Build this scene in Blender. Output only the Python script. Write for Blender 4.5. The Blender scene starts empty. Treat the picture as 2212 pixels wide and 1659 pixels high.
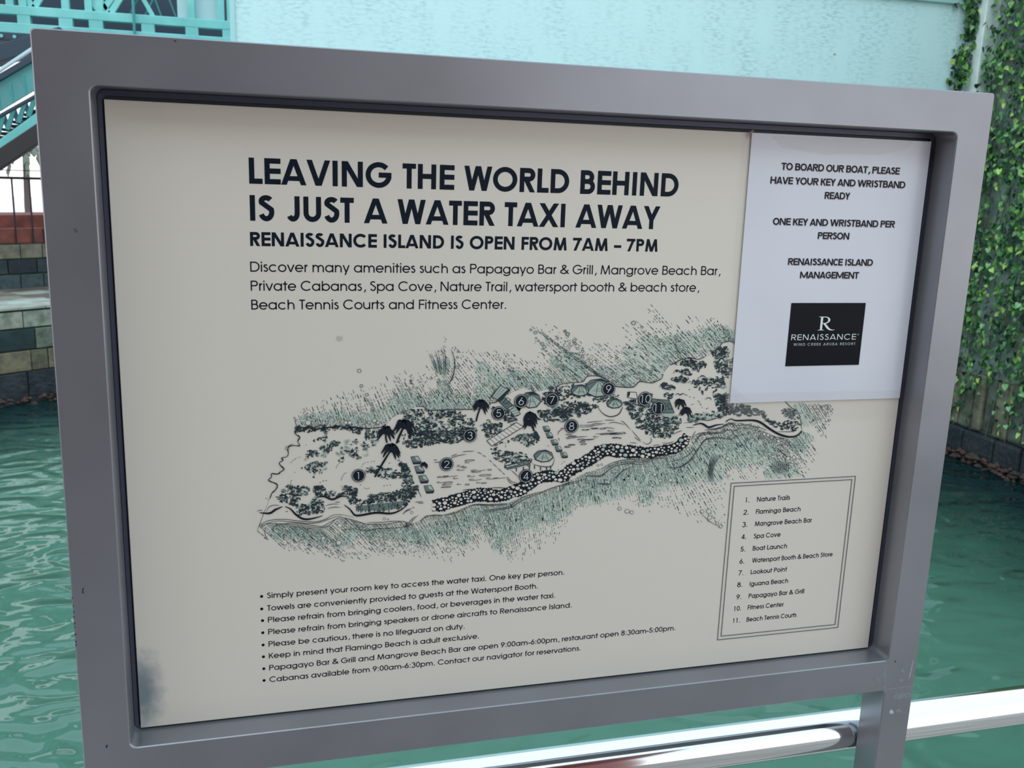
import bpy, bmesh, math, random
import numpy as np
from mathutils import Vector, Matrix
from mathutils.geometry import tessellate_polygon
random.seed(7)
S = bpy.context.scene
PI = math.pi

# ------------------------------------------------------------------ camera
PW = 0.84                      # board width in metres; board face is the plane y = 0
PH = 0.6052
PTOP = 1.74                    # top edge of the board above the deck
RM = np.array([[0.96656153, -0.03274558, -0.25433548],
               [-0.02324814, 0.97653946, -0.21407991],
               [0.2553788, 0.21283423, 0.9431242]])
FPX = 1994.96
CAM = np.array([0.13136, -0.894146, 1.681026])
def wv(p): return Vector((p[0], p[2], -p[1]))
cam_d = bpy.data.cameras.new('camera'); cam = bpy.data.objects.new('camera', cam_d)
S.collection.objects.link(cam); S.camera = cam
r_, u_, f_ = wv(RM[0]), -wv(RM[1]), wv(RM[2])
M4 = Matrix(((r_.x, u_.x, -f_.x, CAM[0]), (r_.y, u_.y, -f_.y, CAM[1]), (r_.z, u_.z, -f_.z, CAM[2]), (0, 0, 0, 1)))
cam.matrix_world = M4
cam_d.sensor_width = 36; cam_d.lens = FPX / 2212 * 36
cam_d.clip_start = 0.02; cam_d.clip_end = 500
cam_d.dof.use_dof = True; cam_d.dof.focus_distance = 1.12; cam_d.dof.aperture_fstop = 18

def ray(px, py):
    d = RM.T @ np.array([(px - 1106) / FPX, (py - 829.5) / FPX, 1.0])
    return np.array([d[0], d[2], -d[1]])
def at_y(px, py, Y):
    d = ray(px, py); p = CAM + (Y - CAM[1]) / d[1] * d; return Vector(p)
def at_z(px, py, Z):
    d = ray(px, py); p = CAM + (Z - CAM[2]) / d[2] * d; return Vector(p)
def brd(px, py):               # point of the printed board, in board metres (x right, z up)
    p = at_y(px, py, 0.0); return (p.x, p.z)

# ------------------------------------------------------------------ world and light
w = bpy.data.worlds.new('world'); S.world = w; w.use_nodes = True
nt = w.node_tree; bg = nt.nodes['Background']
tc = nt.nodes.new('ShaderNodeTexCoord'); sp = nt.nodes.new('ShaderNodeSeparateXYZ')
cr = nt.nodes.new('ShaderNodeValToRGB')
nt.links.new(tc.outputs['Generated'], sp.inputs[0]); nt.links.new(sp.outputs['Z'], cr.inputs[0])
cr.color_ramp.elements[0].position = 0.0; cr.color_ramp.elements[0].color = (1.0, 0.97, 0.96, 1)
cr.color_ramp.elements[1].position = 0.6; cr.color_ramp.elements[1].color = (0.66, 0.86, 1.0, 1)
nt.links.new(cr.outputs[0], bg.inputs[0]); bg.inputs[1].default_value = 1.75
def sun(name, rot, e, col, ang):
    l = bpy.data.lights.new(name, 'SUN'); l.energy = e; l.color = col; l.angle = ang
    o = bpy.data.objects.new(name, l); o.rotation_euler = rot; S.collection.objects.link(o); return o
# high sun behind thin cloud, coming over the viewer's left shoulder
sun('sun', (math.radians(40), 0, math.radians(-35)), 0.45, (1.0, 0.97, 0.9), math.radians(50))
S.view_settings.view_transform = 'Standard'; S.view_settings.look = 'None'
S.view_settings.exposure = 0.0; S.view_settings.gamma = 1.0; S.view_settings.use_curve_mapping = False

# ------------------------------------------------------------------ materials
def lin(c):
    return tuple(((v / 255) / 12.92 if v / 255 <= 0.04045 else ((v / 255 + 0.055) / 1.055) ** 2.4) for v in c)
def setin(b, n, v):
    if n in b.inputs: b.inputs[n].default_value = v
def mat(name, col, rough=0.5, metal=0.0, spec=0.5, coat=0.0, coat_r=0.1):
    m = bpy.data.materials.new(name); m.use_nodes = True; b = m.node_tree.nodes['Principled BSDF']
    b.inputs['Base Color'].default_value = (*col, 1); b.inputs['Roughness'].default_value = rough
    b.inputs['Metallic'].default_value = metal; setin(b, 'Specular IOR Level', spec)
    setin(b, 'Coat Weight', coat); setin(b, 'Coat Roughness', coat_r)
    return m
def noise_mat(name, c1, c2, scale, rough=0.5, metal=0.0, detail=4, stretch=(1, 1, 1), bump=0.0, bscale=None, lo=0.35, hi=0.65, spec=0.5, dist=0.0, rvar=0.0, coat=0.0):
    m = mat(name, c1, rough, metal, spec, coat); t = m.node_tree; b = t.nodes['Principled BSDF']
    g = t.nodes.new('ShaderNodeNewGeometry'); mp = t.nodes.new('ShaderNodeMapping'); mp.inputs['Scale'].default_value = stretch
    n = t.nodes.new('ShaderNodeTexNoise'); n.inputs['Scale'].default_value = scale; n.inputs['Detail'].default_value = detail
    n.inputs['Distortion'].default_value = dist
    r = t.nodes.new('ShaderNodeValToRGB'); r.color_ramp.elements[0].position = lo; r.color_ramp.elements[1].position = hi
    r.color_ramp.elements[0].color = (*c1, 1); r.color_ramp.elements[1].color = (*c2, 1)
    t.links.new(g.outputs['Position'], mp.inputs[0]); t.links.new(mp.outputs[0], n.inputs['Vector'])
    t.links.new(n.outputs[0], r.inputs[0]); t.links.new(r.outputs[0], b.inputs['Base Color'])
    if rvar:
        mr = t.nodes.new('ShaderNodeMapRange'); mr.inputs[3].default_value = max(0, rough - rvar); mr.inputs[4].default_value = rough + rvar
        t.links.new(n.outputs[0], mr.inputs[0]); t.links.new(mr.outputs[0], b.inputs['Roughness'])
    if bump:
        n2 = t.nodes.new('ShaderNodeTexNoise'); n2.inputs['Scale'].default_value = bscale or scale * 3; n2.inputs['Detail'].default_value = 3
        bp = t.nodes.new('ShaderNodeBump'); bp.inputs['Strength'].default_value = bump; bp.inputs['Distance'].default_value = 0.02
        t.links.new(mp.outputs[0], n2.inputs['Vector']); t.links.new(n2.outputs[0], bp.inputs['Height']); t.links.new(bp.outputs[0], b.inputs['Normal'])
    return m

# ------------------------------------------------------------------ object helpers
COL = S.collection
def empty(name, loc, label=None, cat=None, group=None, kind=None):
    o = bpy.data.objects.new(name, None); o.location = loc; COL.objects.link(o); tag(o, label, cat, group, kind); return o
def tag(o, label=None, cat=None, group=None, kind=None):
    if label: o['label'] = label
    if cat: o['category'] = cat
    if group: o['group'] = group
    if kind: o['kind'] = kind
    return o
def parent(o, p):
    if p is not None:
        o.parent = p
        # every parent here is an unrotated object: keep world position
        o.location = Vector(o.location) - world_loc(p)
    return o
def world_loc(p):
    v = Vector(p.location)
    while p.parent: p = p.parent; v = v + Vector(p.location)
    return v
class MB:
    def __init__(s): s.v = []; s.f = []; s.mi = []
    def add(s, vs, fs, mi=0):
        n = len(s.v); s.v += [tuple(v) for v in vs]; s.f += [tuple(i + n for i in f) for f in fs]; s.mi += [mi] * len(fs)
    def box(s, x0, x1, y0, y1, z0, z1, mi=0):
        s.add([(x0,y0,z0),(x1,y0,z0),(x1,y1,z0),(x0,y1,z0),(x0,y0,z1),(x1,y0,z1),(x1,y1,z1),(x0,y1,z1)],
              [(0,3,2,1),(4,5,6,7),(0,1,5,4),(1,2,6,5),(2,3,7,6),(3,0,4,7)], mi)
    def obox(s, a, b, wdt, hgt, up=(0, 0, 1), mi=0):   # bar from a to b, rectangular section
        a = Vector(a); b = Vector(b); d = (b - a).normalized(); u = Vector(up); sd = d.cross(u).normalized(); u = sd.cross(d).normalized()
        vs = []
        for p in (a, b):
            for (i, j) in ((-1, -1), (1, -1), (1, 1), (-1, 1)): vs.append(p + sd * i * wdt / 2 + u * j * hgt / 2)
        s.add(vs, [(0,1,2,3),(7,6,5,4),(0,4,5,1),(1,5,6,2),(2,6,7,3),(3,7,4,0)], mi)
    def tube(s, pts, r, n=12, cap=True, mi=0):
        pts = [Vector(p) for p in pts]; base = len(s.v); rs = r if isinstance(r, (list, tuple)) else [r] * len(pts)
        prev = None
        for i, p in enumerate(pts):
            d = (pts[min(i + 1, len(pts) - 1)] - pts[max(i - 1, 0)]).normalized()
            a = prev if prev is not None else (Vector((0, 0, 1)) if abs(d.z) < 0.9 else Vector((1, 0, 0)))
            a = (a - d * a.dot(d)).normalized(); bb = d.cross(a); prev = a
            for k in range(n):
                t = 2 * PI * k / n; s.v.append(tuple(p + (a * math.cos(t) + bb * math.sin(t)) * rs[i]))
        for i in range(len(pts) - 1):
            for k in range(n):
                k2 = (k + 1) % n
                s.f.append((base + i*n + k, base + i*n + k2, base + (i+1)*n + k2, base + (i+1)*n + k)); s.mi.append(mi)
        if cap:
            s.f.append(tuple(base + k for k in reversed(range(n)))); s.mi.append(mi)
            s.f.append(tuple(base + (len(pts) - 1) * n + k for k in range(n))); s.mi.append(mi)
    def build(s, name, mats, par=None, bevel=0, smooth=False, origin=None, segs=2):
        me = bpy.data.meshes.new(name)
        o0 = Vector(origin) if origin is not None else (world_loc(par) if par is not None else Vector((0, 0, 0)))
        me.from_pydata([(v[0]-o0.x, v[1]-o0.y, v[2]-o0.z) for v in s.v], [], s.f)
        for m in (mats if isinstance(mats, (list, tuple)) else [mats]): me.materials.append(m)
        me.polygons.foreach_set('material_index', s.mi)
        if smooth: me.polygons.foreach_set('use_smooth', [True] * len(me.polygons))
        me.update()
        o = bpy.data.objects.new(name, me); COL.objects.link(o)
        if par is not None:
            o.parent = par; o.location = o0 - world_loc(par)
        else: o.location = o0
        if bevel:
            md = o.modifiers.new('bevel', 'BEVEL'); md.width = bevel; md.segments = segs; md.limit_method = 'ANGLE'; md.angle_limit = math.radians(40)
        return o
# ------------------------------------------------------------------ setting
m_deck = noise_mat('deck_stone', lin((166, 154, 146)), lin((140, 130, 124)), 2.0, 0.6)
m_wall = noise_mat('pale_cyan_stucco', lin((196, 232, 236)), lin((170, 214, 219)), 4.2, 0.42, detail=9, stretch=(1, 1, 1.7), bump=0.12, bscale=30, lo=0.44, hi=0.68, dist=0.9)
t = m_wall.node_tree; b = t.nodes['Principled BSDF']; g = t.nodes.new('ShaderNodeNewGeometry')
def _n(scale, st, det):
    mp = t.nodes.new('ShaderNodeMapping'); mp.inputs['Scale'].default_value = st; n = t.nodes.new('ShaderNodeTexNoise'); n.inputs['Scale'].default_value = scale; n.inputs['Detail'].default_value = det
    t.links.new(g.outputs['Position'], mp.inputs[0]); t.links.new(mp.outputs[0], n.inputs['Vector']); return n
na = _n(20, (0.7, 1, 2.2), 3); nb_ = _n(2.2, (1.6, 1, 0.45), 3)
m1 = t.nodes.new('ShaderNodeMapRange'); m1.inputs[1].default_value = .46; m1.inputs[2].default_value = .62; t.links.new(na.outputs[0], m1.inputs[0])
m2 = t.nodes.new('ShaderNodeMapRange'); m2.inputs[1].default_value = .38; m2.inputs[2].default_value = .66; t.links.new(nb_.outputs[0], m2.inputs[0])
mm_ = t.nodes.new('ShaderNodeMath'); mm_.operation = 'MULTIPLY'; t.links.new(m1.outputs[0], mm_.inputs[0]); t.links.new(m2.outputs[0], mm_.inputs[1])
mw = t.nodes.new('ShaderNodeMixRGB'); mw.inputs[1].default_value = (*lin((198, 234, 237)), 1); mw.inputs[2].default_value = (*lin((170, 208, 212)), 1)
t.links.new(mm_.outputs[0], mw.inputs[0]); t.links.new(mw.outputs[0], b.inputs['Base Color'])
m_wall2 = noise_mat('grey_render', lin((150, 165, 160)), lin((96, 110, 105)), 4.0, 0.8, bump=0.3)
m_water = bpy.data.materials.new('canal_water'); m_water.use_nodes = True
t = m_water.node_tree; b = t.nodes['Principled BSDF']
b.inputs['Base Color'].default_value = (*lin((66, 122, 108)), 1); b.inputs['Roughness'].default_value = 0.03; b.inputs['IOR'].default_value = 1.38
g = t.nodes.new('ShaderNodeNewGeometry')
mp = t.nodes.new('ShaderNodeMapping'); mp.inputs['Scale'].default_value = (1.0, 1.35, 1)
n1 = t.nodes.new('ShaderNodeTexNoise'); n1.inputs['Scale'].default_value = 1.7; n1.inputs['Detail'].default_value = 0.0; n1.inputs['Distortion'].default_value = 1.6
n2 = t.nodes.new('ShaderNodeTexNoise'); n2.inputs['Scale'].default_value = 5.0; n2.inputs['Detail'].default_value = 0.0; n2.inputs['Distortion'].default_value = 0.8
ad = t.nodes.new('ShaderNodeMath'); ad.operation = 'MULTIPLY_ADD'; ad.inputs[1].default_value = 0.16
bp = t.nodes.new('ShaderNodeBump'); bp.inputs['Strength'].default_value = 1.0; bp.inputs['Distance'].default_value = 0.055
t.links.new(g.outputs['Position'], mp.inputs[0])
for n in (n1, n2): t.links.new(mp.outputs[0], n.inputs['Vector'])
t.links.new(n2.outputs[0], ad.inputs[0]); t.links.new(n1.outputs[0], ad.inputs[2])
t.links.new(ad.outputs[0], bp.inputs['Height']); t.links.new(bp.outputs[0], b.inputs['Normal'])
# bank shade and dark reflections painted into the water colour beside the walls
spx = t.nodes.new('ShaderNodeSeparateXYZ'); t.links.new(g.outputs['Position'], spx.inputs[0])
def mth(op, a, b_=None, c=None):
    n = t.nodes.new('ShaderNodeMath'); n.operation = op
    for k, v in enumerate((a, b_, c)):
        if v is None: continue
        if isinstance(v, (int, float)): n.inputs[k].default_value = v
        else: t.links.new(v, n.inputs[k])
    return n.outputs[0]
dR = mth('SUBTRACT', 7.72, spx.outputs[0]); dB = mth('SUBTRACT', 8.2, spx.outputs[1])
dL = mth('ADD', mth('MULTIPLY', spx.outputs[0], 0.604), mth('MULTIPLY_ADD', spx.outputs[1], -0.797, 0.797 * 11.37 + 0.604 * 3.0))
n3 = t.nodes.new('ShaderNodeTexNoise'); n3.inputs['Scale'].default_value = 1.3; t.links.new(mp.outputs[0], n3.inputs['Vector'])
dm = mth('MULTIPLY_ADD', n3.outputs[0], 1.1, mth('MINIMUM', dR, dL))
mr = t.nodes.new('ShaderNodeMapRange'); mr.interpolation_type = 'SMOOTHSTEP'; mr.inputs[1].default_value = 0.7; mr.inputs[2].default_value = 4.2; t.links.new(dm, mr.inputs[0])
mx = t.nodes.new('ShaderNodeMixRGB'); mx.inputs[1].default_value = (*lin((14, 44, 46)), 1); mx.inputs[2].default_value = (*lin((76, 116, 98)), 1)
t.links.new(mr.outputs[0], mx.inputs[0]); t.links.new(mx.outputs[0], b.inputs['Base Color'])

ZW = -1.2
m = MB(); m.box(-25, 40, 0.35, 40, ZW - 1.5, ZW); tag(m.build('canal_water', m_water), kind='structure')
m = MB(); m.box(-9, 12, -7, 0.32, -0.25, 0.0); tag(m.build('floor', m_deck, bevel=0.02), kind='structure')
m = MB(); m.box(-9, 12, 0.05, 0.30, -2.5, -0.25); tag(m.build('wall_front', m_wall2), kind='structure')

WY = 8.2; WX0, WX1 = -0.09, 7.84
m = MB(); m.box(WX0, WX1, WY, WY + 0.35, -2.4, 5.2); wall_back = tag(m.build('wall_back', m_wall), kind='structure')
m_trim = mat('pale_trim', lin((170, 215, 218)), 0.5)
m = MB()
m.box(WX0 + 0.02, WX1, WY - 0.05, WY, 3.72, 3.86); m.box(WX0 + 0.02, WX1, WY - 0.09, WY, 3.79, 3.86); m.box(WX0 + 0.02, WX1, WY - 0.12, WY, 3.93, 4.3)
o = m.build('cornice', m_trim, wall_back, bevel=0.01)
# narrow edge bead where the wall ends
m = MB(); m.box(WX0 - 0.03, WX0 + 0.015, WY - 0.02, WY + 0.35, -2.4, 5.2); m.build('corner_bead', m_trim, wall_back, bevel=0.006)
m = MB(); m.box(5.99, 6.02, WY - 0.003, WY, 3.112, 3.126); m.build('rust_spot', mat('rust_spot', lin((170, 150, 110)), 0.8), wall_back)

# right bank: ivy clad wall at x = 7.72, running towards the viewer
RX = 7.84
m = MB(); m.box(RX, RX + 0.4, 2.0, WY + 0.35, -2.4, 5.2); wall_right = tag(m.build('wall_right', m_wall2), kind='structure')
m_pil = noise_mat('white_pillar', lin((226, 240, 238)), lin((200, 220, 216)), 6, 0.6)
m = MB(); m.box(RX - 0.18, RX + 0.02, WY - 0.2, WY + 0.02, -0.4, 5.2); m.build('pillar', m_pil, wall_right, bevel=0.012)
slabs_m = [noise_mat('slab_%d' % i, lin(c), lin(tuple(int(v * 0.62) for v in c)), 7, 0.85, bump=0.5) for i, c in enumerate([(112, 118, 100), (92, 102, 92), (126, 124, 104), (80, 92, 86)])]
y = 2.6
first = None
rnd = random.Random(3)
while y < WY - 0.2:
    wd = rnd.uniform(0.15, 0.23); top = rnd.uniform(-0.28, -0.2); bot = -0.84 + rnd.uniform(-0.03, 0.02); pr = rnd.uniform(0.03, 0.07)
    m = MB(); m.box(RX - 0.03 - pr, RX, y, y + wd - 0.018, bot, top)
    o = m.build('stone_slab', rnd.choice(slabs_m), wall_right, bevel=0.02); y += wd
m_dark = noise_mat('near_black_stone', lin((28, 36, 42)), lin((48, 54, 58)), 5, 0.6, bump=0.8)
# near-black footing blocks under the slabs
y = 2.6
while y < WY - 0.1:
    wd = rnd.uniform(0.3, 0.5); m = MB(); m.box(RX - 0.10 - rnd.uniform(0, 0.03), RX, y, y + wd - 0.015, -1.3, -0.87); m.build('footing_stone', m_dark, wall_right, bevel=0.03); y += wd
m_rust = noise_mat('rusty_growth', lin((92, 62, 52)), lin((50, 52, 50)), 14, 0.9, bump=1.0)
m = MB(); rk = rnd
for i in range(420):
    yy = rk.uniform(2.6, WY - 0.05); cx = RX - 0.13 - rk.random() * 0.10; cz = -1.17 + rk.uniform(-0.05, 0.07); r = rk.uniform(0.02, 0.055)
    vs = [(cx + r * a * rk.uniform(.7, 1.2), yy + r * b_ * rk.uniform(.7, 1.4), cz + r * c * rk.uniform(.5, 1)) for a, b_, c in ((1,0,0),(-1,0,0),(0,1,0),(0,-1,0),(0,0,1),(0,0,-1))]
    m.add(vs, [(0,2,4),(2,1,4),(1,3,4),(3,0,4),(2,0,5),(1,2,5),(3,1,5),(0,3,5)])
tag(m.build('waterline_growth', m_rust, wall_right), kind='stuff')

# --- ivy
def leaf_mesh(name, mt, sz):
    # heart shaped leaf hanging down, folded on its midrib, stalk at the top (origin)
    pts = [(0, 0, 0), (0.30, 0.04, 0.16), (0.50, 0.05, -0.05), (0.47, 0.04, -0.40), (0.25, 0.01, -0.80), (0, -0.05, -1.12), (0, -0.03, -0.5)]
    vs = [pts[0]] + pts[1:5] + [pts[5]] + [(-x, y, z) for (x, y, z) in reversed(pts[1:5])] + [pts[6]]
    vs = [(x * sz, -y * sz * 2, z * sz) for x, y, z in vs]
    fs = [(10, i, (i + 1) % 10) for i in range(10)]
    return vs, fs
leaf_cols = [(56, 116, 48), (34, 80, 42), (98, 156, 66), (160, 196, 96), (22, 56, 36), (120, 172, 112)]
leaf_m = [mat('ivy_leaf_%d' % i, lin(c), 0.32, 0, 0.6) for i, c in enumerate(leaf_cols)]
def leaf_rot(rnd, base_yaw):
    return Matrix.Rotation(base_yaw + rnd.gauss(0, 0.55), 3, 'Z') @ Matrix.Rotation(rnd.gauss(-0.25, 0.45), 3, 'X') @ Matrix.Rotation(rnd.gauss(0, 0.5), 3, 'Y')
ivy = empty('ivy', (RX - 0.06, 5.0, -0.9), 'dense green ivy covering the canal wall right of the sign, trailing down towards the water', 'ivy')
rnd = random.Random(11)
def ivy_cover(y, z):   # density
    s = 1.0
    if z < 0.6: s = max(0.10, 0.25 + 0.75 * (z + 0.7) / 1.3)
    n = math.sin(y * 5.1 + z * 2.3) * math.sin(z * 3.1 - y * 1.7)
    if n > 0.62: s *= 0.35
    return s
leaves = []
def px_of(p):
    q = RM @ np.array([p[0] - CAM[0], -(p[2] - CAM[2]), p[1] - CAM[1]]); return (q[0] / q[2] * FPX + 1106, q[1] / q[2] * FPX + 829.5)
N = 0
while N < 15000:
    y_ = 2.2 + (WY - 0.25 - 2.2) * rnd.random() ** 0.75; z_ = rnd.uniform(-0.8, 5.1)
    if rnd.random() > ivy_cover(y_, z_): continue
    d = abs(rnd.gauss(0, 0.06)) + 0.02 + (0.05 if z_ > 0.5 else 0)
    leaves.append((Vector((RX - d - 0.02, y_, z_)), leaf_rot(rnd, -PI / 2), rnd.uniform(0.034, 0.062), rnd.choices(range(6), [5, 5, 4, 2, 5, 2])[0])); N += 1
N = 0
while N < 900:          # fringe on the end of the pale wall, left of the pillar
    z_ = rnd.uniform(1.2, 5.1); x_ = RX - 0.20 - abs(rnd.gauss(0, 0.085)) - 0.03 * math.sin(z_ * 5)
    leaves.append((Vector((x_, WY - 0.02 - rnd.random() * 0.1, z_)), leaf_rot(rnd, 0), rnd.uniform(0.034, 0.06), rnd.choices(range(6), [5, 5, 3, 1, 5, 1])[0])); N += 1
for i in range(22):     # a few sprigs over the pillar
    z_ = rnd.uniform(1.0, 5.0); x_ = RX - 0.18 + rnd.random() * 0.18
    leaves.append((Vector((x_, WY - 0.23, z_)), leaf_rot(rnd, 0), rnd.uniform(0.034, 0.055), rnd.choice((0, 1, 2)))); N += 1
# the leaves that show largest stay single parts
def score(L):
    u, v = px_of(L[0]);
    if not (2030 < u < 2212 and 0 < v < 900): return -1
    if v > 203 and u < 2149 - (v - 203) * 0.13: return -1
    return (9 - L[0].y) * L[2] * (1.5 if (RX - L[0].x) > 0.1 else 1.0)
order = sorted(range(len(leaves)), key=lambda i: -score(leaves[i]))
single = set(order[:300])
mesh_by = {}
for i in single:
    p, R3, sz, ci = leaves[i]
    if ci not in mesh_by:
        vs, fs = leaf_mesh('leaf', None, 1.0); me = bpy.data.meshes.new('leaf'); me.from_pydata(vs, [], fs); me.materials.append(leaf_m[ci]); mesh_by[ci] = me
    o = bpy.data.objects.new('leaf', mesh_by[ci]); COL.objects.link(o); o.parent = ivy; o.location = p - ivy.location
    o.rotation_euler = R3.to_euler(); o.scale = (sz, sz, sz)
lv0, lf0 = leaf_mesh('l', None, 1.0); lv0 = np.array(lv0)
allv = []; allf = []; ami = []
for i, (p, R3, sz, ci) in enumerate(leaves):
    if i in single: continue
    A = lv0 * sz @ np.array(R3).T + np.array(p); n0 = len(allv) * 11
    allv.append(A); allf += [tuple(q + n0 for q in f) for f in lf0]; ami += [ci] * 10
me = bpy.data.meshes.new('ivy_leaves'); me.from_pydata(np.concatenate(allv).tolist(), [], allf)
for mm in leaf_m: me.materials.append(mm)
me.polygons.foreach_set('material_index', ami)
o = bpy.data.objects.new('ivy_leaves', me); COL.objects.link(o); o.parent = ivy; o.location = -ivy.location; tag(o, kind='stuff')
m = MB()
for i in range(150):
    y_ = rnd.uniform(2.4, WY - 0.3); z_ = rnd.uniform(0.2, 5.0); L = rnd.uniform(0.8, 2.4); pts = []
    zb = max(z_ - L, -0.95)
    for k in range(7):
        q = k / 6; pts.append((RX - 0.05 - rnd.random() * 0.05, y_ + rnd.gauss(0, 0.03), z_ + (zb - z_) * q))
    m.tube(pts, 0.0045, 5)
tag(m.build('stems', mat('ivy_stem', lin((92, 98, 70)), 0.8), ivy), kind='stuff')
# ------------------------------------------------------------------ left bank (beyond the canal)
ud = Vector((0.797, 0.604, 0)); nd = Vector((0.604, -0.797, 0))     # along the quay, and out over the water
Q0 = Vector((-3.0, 11.37, 0))
def q3(s, d, z): v = Q0 + ud * s + nd * d; return Vector((v.x, v.y, z))
def qbox(m, s0, s1, d0, d1, z0, z1, mi=0):
    vs = [q3(s0,d0,z0), q3(s1,d0,z0), q3(s1,d1,z0), q3(s0,d1,z0), q3(s0,d0,z1), q3(s1,d0,z1), q3(s1,d1,z1), q3(s0,d1,z1)]
    m.add(vs, [(0,1,2,3),(7,6,5,4),(4,5,1,0),(5,6,2,1),(6,7,3,2),(7,4,0,3)], mi)
m_q = noise_mat('quay_mortar', lin((70, 84, 78)), lin((48, 60, 58)), 6, 0.9)
m = MB(); qbox(m, -7, 3.4, -9, 0, -2.4, -0.05); wall_left = tag(m.build('wall_left', m_q), kind='structure')
tile_c = [(158, 164, 146), (134, 142, 124), (118, 124, 108), (176, 176, 158), (130, 120, 96), (112, 108, 88)]
tile_m = [noise_mat('tile_pale_%d' % i, lin(c), lin(tuple(int(v * .72) for v in c)), 9, 0.45, bump=0.3) for i, c in enumerate(tile_c)]
tile_d = [noise_mat('tile_dark_%d' % i, lin(c), lin(tuple(min(255, int(v * 1.35)) for v in c)), 7, 0.35) for i, c in enumerate([(34, 46, 47), (42, 54, 52)])]
rnd = random.Random(5)
rows = [(-0.26, -0.05, 'p'), (-0.53, -0.27, 'c'), (-0.80, -0.54, 'g')]
for z0, z1, kd in rows:
    s = -6.6 + rnd.random() * 0.2; k = 0
    while s < 3.2:
        wd = (0.44 if k % 2 == 0 else 0.27) if kd == 'c' else rnd.uniform(0.2, 0.42)
        m = MB(); qbox(m, s, s + wd - 0.012, 0.0, 0.03 + rnd.random() * 0.012, z0, z1 - 0.01)
        if kd == 'c': mt = rnd.choice(tile_d) if k % 2 == 0 else rnd.choice(tile_m[1:4])
        elif kd == 'p': mt = rnd.choice(tile_m[:5])
        else: mt = rnd.choice(tile_m[4:])
        m.build('stone_tile', mt, wall_left, bevel=0.006); s += wd; k += 1
s = -6.6
while s < 3.2:
    wd = rnd.uniform(0.3, 0.6); m = MB(); qbox(m, s, s + wd - 0.012, 0.0, 0.02 + rnd.random() * 0.02, -1.35, -0.81); m.build('footing_stone', m_dark, wall_left, bevel=0.02); s += wd
m = MB()
for i in range(260):
    s_ = rnd.uniform(-6, 3); c = q3(s_, 0.06 + rnd.random() * 0.12, -1.17 + rnd.uniform(-.05, .06)); r = rnd.uniform(0.02, 0.06)
    vs = [(c.x + r * a * rnd.uniform(.7, 1.2), c.y + r * b_ * rnd.uniform(.7, 1.4), c.z + r * e * rnd.uniform(.5, 1)) for a, b_, e in ((1,0,0),(-1,0,0),(0,1,0),(0,-1,0),(0,0,1),(0,0,-1))]
    m.add(vs, [(0,2,4),(2,1,4),(1,3,4),(3,0,4),(2,0,5),(1,2,5),(3,1,5),(0,3,5)])
tag(m.build('waterline_growth', m_rust, wall_left), kind='stuff')
# coping and walkway paving
pav_m = [noise_mat('paving_%d' % i, lin(c), lin(tuple(int(v * .8) for v in c)), 4, 0.5, stretch=(1, 1, 1)) for i, c in enumerate([(186, 190, 176), (160, 152, 138), (132, 118, 106), (196, 204, 194), (148, 140, 126)])]
m = MB(); qbox(m, -7, 3.4, -9, 0.0, -0.05, -0.03); walk = tag(m.build('walkway', m_q), kind='structure')
s = -6.8
while s < 3.2:
    wd = rnd.uniform(0.5, 0.9); m = MB(); qbox(m, s, s + wd - 0.012, -0.32, 0.055, -0.035, 0.0); m.build('coping_stone', rnd.choice((pav_m[0], pav_m[3])), walk, bevel=0.006); s += wd
for d0 in (-0.33, -0.70, -1.07, -1.44):
    s = -5.5 + rnd.random() * 0.3
    while s < 3.0:
        wd = rnd.uniform(0.35, 0.75); m = MB(); qbox(m, s, s + wd - 0.012, d0 - 0.36, d0 - 0.01, -0.035, -0.003 + rnd.random() * 0.004); m.build('paving_stone', rnd.choice(pav_m), walk); s += wd
# upper terrace wall
UD = -1.8
m = MB(); qbox(m, -7, 3.4, UD - 2.5, UD, -0.05, 0.62); terr = tag(m.build('terrace_wall', m_q), kind='structure')
up = [((128, 122, 104), (112, 104, 92), (140, 136, 120)), ((30, 42, 52), (44, 56, 62), (24, 34, 44)), ((84, 88, 78), (104, 104, 92), (64, 82, 84))]
for r_i, (z0, z1) in enumerate(((0.42, 0.62), (0.21, 0.41), (-0.04, 0.20))):
    mm = [noise_mat('terrace_stone_%d_%d' % (r_i, i), lin(c), lin(tuple(int(v * .75) for v in c)), 8, 0.5, bump=.3) for i, c in enumerate(up[r_i])]
    s = -6.4 + rnd.random() * .3
    while s < 3.2:
        wd = rnd.uniform(0.25, 0.5); m = MB(); qbox(m, s, s + wd - .012, UD, UD + 0.03, z0, z1 - 0.01); m.build('stone_tile', rnd.choice(mm), terr, bevel=0.006); s += wd
# terracotta planter ledge above the terrace wall
m_tc = noise_mat('terracotta', lin((156, 84, 70)), lin((104, 62, 58)), 5, 0.8)
pl = empty('terracotta_ledge', q3(-1, UD - 0.4, 0.62), 'reddish brown terracotta ledge above the grey stone terrace wall across the canal', 'ledge')
s = -6
while s < 3:
    m = MB(); qbox(m, s, s + 0.74, UD - 1.2, UD - 0.05, 0.62, 0.80 + 0.05 * rnd.random()); qbox(m, s, s + 0.74, UD - 1.2, UD - 0.35, 0.8, 0.97 + .03 * (s > 0)); m.build('block', m_tc, pl, bevel=0.01); s += 0.75
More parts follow.
